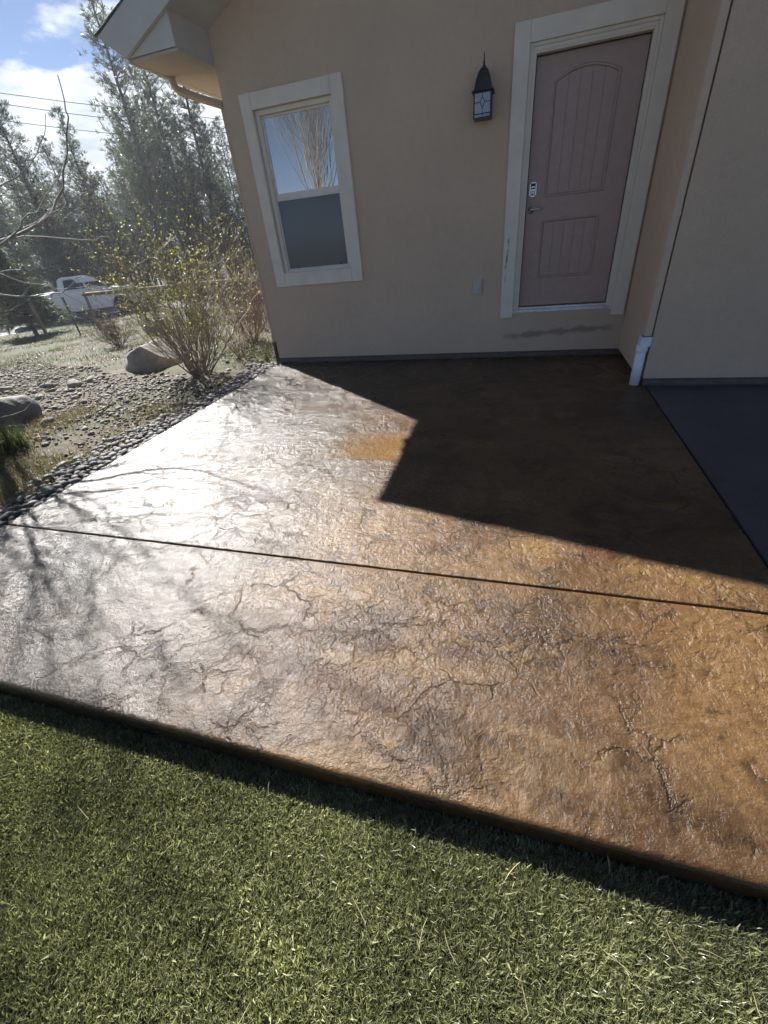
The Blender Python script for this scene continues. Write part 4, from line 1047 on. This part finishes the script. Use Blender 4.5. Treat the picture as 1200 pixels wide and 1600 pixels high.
# ------------------------------------------------------------------ pickup truck
def build_truck():
    paint = NT('white_paint'); pc = paint.surf(paint.principled((.86, .87, .88), .28, Coat_Weight=.6, Coat_Roughness=.08))
    glass = simple('truck_glass', (.010, .011, .013), .35, .05); rub = simple('tyre_rubber', (.018, .018, .018), .8, .2, 40, .2)
    dark = simple('truck_dark_trim', (.025, .025, .027), .5); rim = simple('wheel_alloy', (.35, .35, .36), .3, .1, 20, 0, .9)
    red = simple('tail_lamp', (.35, .02, .02), .25); lamp = simple('head_lamp', (.7, .72, .75), .12); chrome = simple('truck_chrome', (.6, .6, .62), .15, .05, 10, 0, 1)
    c = np.array([-19.0, 13.8]); t = thing('pickup_truck', 'white crew cab pickup truck parked on the road behind the fence', 'truck', (c[0], c[1], float(gz(*c))+.025), math.atan2(.764, .645))
    # local frame: +x forward, near side is -y; wheelbase 3.7
    WR, WF, r = -1.85, 1.85, .41
    def archpts(cx, n=9): return [(cx+math.cos(a)*.50, .42+math.sin(a)*.52) for a in np.linspace(0, math.pi, n)][::-1]
    low = [(-3.05, .50)] + [(-2.37, .45)] + archpts(WR)[1:-1] + [(-1.33, .42), (1.33, .42)] + archpts(WF)[1:-1] + [(2.37, .45), (2.72, .48)]
    topl = [(2.80, .62), (2.82, 1.0), (2.74, 1.17), (2.2, 1.24), (1.62, 1.30), (1.54, 1.33), (-.78, 1.34), (-.82, 1.33), (-3.03, 1.33), (-3.08, 1.2), (-3.08, .6)]
    side = low + topl
    body = MB(); n = len(side)
    for a, b in ((-1.0, -.93), (.93, 1.0)): pass
    ys = [(-.96, .97), (-1.0, 1.0), (1.0, 1.0), (.96, .97)]
    vs = []
    cx, cz = 0, .85
    for (y, s) in ys: vs += [((x-cx)*(.995 if abs(y) < .99 else 1)+cx, y, z) for x, z in side]
    fs = [(k*n+i, k*n+(i+1) % n, (k+1)*n+(i+1) % n, (k+1)*n+i) for k in range(3) for i in range(n)] + [tuple(range(n))[::-1], tuple(range(3*n, 4*n))]
    # shrink the outermost rings slightly so the flanks are rounded
    vs = [((x*(.992 if i < n or i >= 3*n else 1)), y*1.0 if not (i < n or i >= 3*n) else math.copysign(1.0, y), z if not (i < n or i >= 3*n) else .85+(z-.85)*.97) for i, (x, y, z) in enumerate(vs)]
    vs = [(x, (y if (i < n or i >= 3*n) else math.copysign(.965, y)), z) for i, (x, y, z) in enumerate(vs)]
    bo = body.add(vs, fs).build('body', pc, t)
    MB().box(-3.0, -.90, -.82, .82, 1.325, 1.345).build('bed_cover', dark, t)
    # cab greenhouse
    cab = MB(); lo_ = [(-1.22, 1.33), (1.20, 1.33)]; hi = [(-1.02, 1.90), (.25, 1.93)]
    prof = [(-.82, 1.335), (1.60, 1.335), (.78, 1.88), (.52, 1.94), (-.43, 1.94), (-.66, 1.88)]
    m = len(prof); vs = [(x, -.94 if z < 1.5 else -.74, z) for x, z in prof] + [(x, .94 if z < 1.5 else .74, z) for x, z in prof]
    cab.add(vs, [tuple(range(m))[::-1], tuple(range(m, 2*m))] + [(i, (i+1) % m, m+(i+1) % m, m+i) for i in range(m)])
    co = cab.build('cab', pc, t, .05, 3)
    def yside(z, s): return s*(.94 - (z-1.335)/(1.88-1.335)*.20 + .006)
    def pane(pts, name='window'):
        for s in (-1, 1):
            vs = [(x, yside(z, s), z) for x, z in pts]+[(x, yside(z, s)-s*.02, z) for x, z in pts]; q = len(pts)
            MB().add(vs, [tuple(range(q)), tuple(range(q, 2*q))[::-1]]+[(i, (i+1) % q, q+(i+1) % q, q+i) for i in range(q)]).build(name, glass, co)
    pane([(-.52, 1.40), (.38, 1.40), (.38, 1.83), (-.42, 1.83)]); pane([(.46, 1.40), (1.38, 1.40), (.82, 1.80), (.70, 1.83), (.46, 1.83)])
    MB().add([(1.57, -.80, 1.37), (1.57, .80, 1.37), (.85, .68, 1.86), (.85, -.68, 1.86)], [(0, 1, 2, 3)]).build('windscreen', glass, co)
    MB().add([(-.825, -.76, 1.42), (-.825, .76, 1.42), (-.715, .66, 1.82), (-.715, -.66, 1.82)], [(3, 2, 1, 0)]).build('rear_window', glass, co)
    for s in (-1, 1):
        for cx in (WR, WF):
            w = MB().lathe([(.26, -.13), (.38, -.13), (r, -.10), (r, .10), (.38, .13), (.26, .13)], (cx, s*.86, r), 26, 'y').build('wheel', rub, t)
            MB().lathe([(.27, -.06), (.255, .0), (.2, .03), (.07, .05), (.06, .08)] if s > 0 else [(.06, -.08), (.07, -.05), (.2, -.03), (.255, 0), (.27, .06)], (cx, s*.92, r), 20, 'y').build('rim', rim, w)
        MB().box(1.36, 1.54, s*1.0, s*1.17, 1.32, 1.52).build('mirror', dark, t, .03)
        MB().box(2.50, 2.80, s*.70, s*.975, .92, 1.12).build('headlight', lamp, t, .02)
        MB().box(-3.10, -2.98, s*.86, s*1.005, .92, 1.28).build('tail_light', red, t, .01)
        MB().box(-1.25, 1.3, s*.80, s*1.02, .36, .42).build('running_board', dark, t, .01)
        for hx in (-.36, .56): MB().box(hx, hx+.2, s*1.0, s*1.025, 1.16, 1.19).build('door_handle', chrome, t, .004)
        for dx in (-.80, .42, 1.34): MB().box(dx-.006, dx+.006, s*.998, s*1.0035, .50, 1.31).build('door_seam', dark, t)
        MB().box(1.38, 1.50, s*.998, s*1.006, 1.0, 1.22).build('fender_vent', dark, t)
    MB().box(2.74, 2.93, -.95, .95, .44, .66).build('front_bumper', chrome, t, .03)
    MB().box(-3.24, -3.04, -.95, .95, .50, .70).build('rear_bumper', chrome, t, .03)
    MB().box(2.80, 2.85, -.66, .66, .74, 1.12).build('grille', dark, t, .01)
    MB().box(-2.6, 2.5, -.55, .55, .30, .50).build('chassis', dark, t)
build_truck()

# ------------------------------------------------------------------ overhead wires
for k, (y0, y1) in enumerate(((128, 152), (143, 172), (172, 193))):
    a, b = at(-160, y0-14, 30), at(300, y1+22, 33); ext = (b-a)
    pts = [a-ext*1.2, a-ext*.4+np.array([0, 0, -.15]), a+ext*.5+np.array([0, 0, -.25]), b+ext*.4+np.array([0, 0, -.15]), b+ext*1.2]
    o = MB().tube([tuple(p) for p in pts], .012, 4).build('power_line', M['blackplastic'])
    tag(o, ['topmost overhead wire crossing the clouds', 'middle overhead wire crossing the clouds', 'lowest overhead wire crossing the clouds'][k], 'wire', 'overhead wires')

# ------------------------------------------------------------------ haze: the thin bright air of a low spring sun
def build_haze():
    t = NT('thin_air'); v = t.n('VolumePrincipled')
    v.inputs['Color'].default_value = (.84, .92, 1, 1); v.inputs['Density'].default_value = HAZE; v.inputs['Anisotropy'].default_value = .4
    t.t.links.new(v.outputs[0], t.out.inputs['Volume'])
    o = MB().box(-75, 30, -30, 75, -2.2, 22).build('haze', t.m); tag(o, 'thin pale haze in the air over the yard', 'haze', kind='stuff')
HAZE = .0008
if HAZE: build_haze()
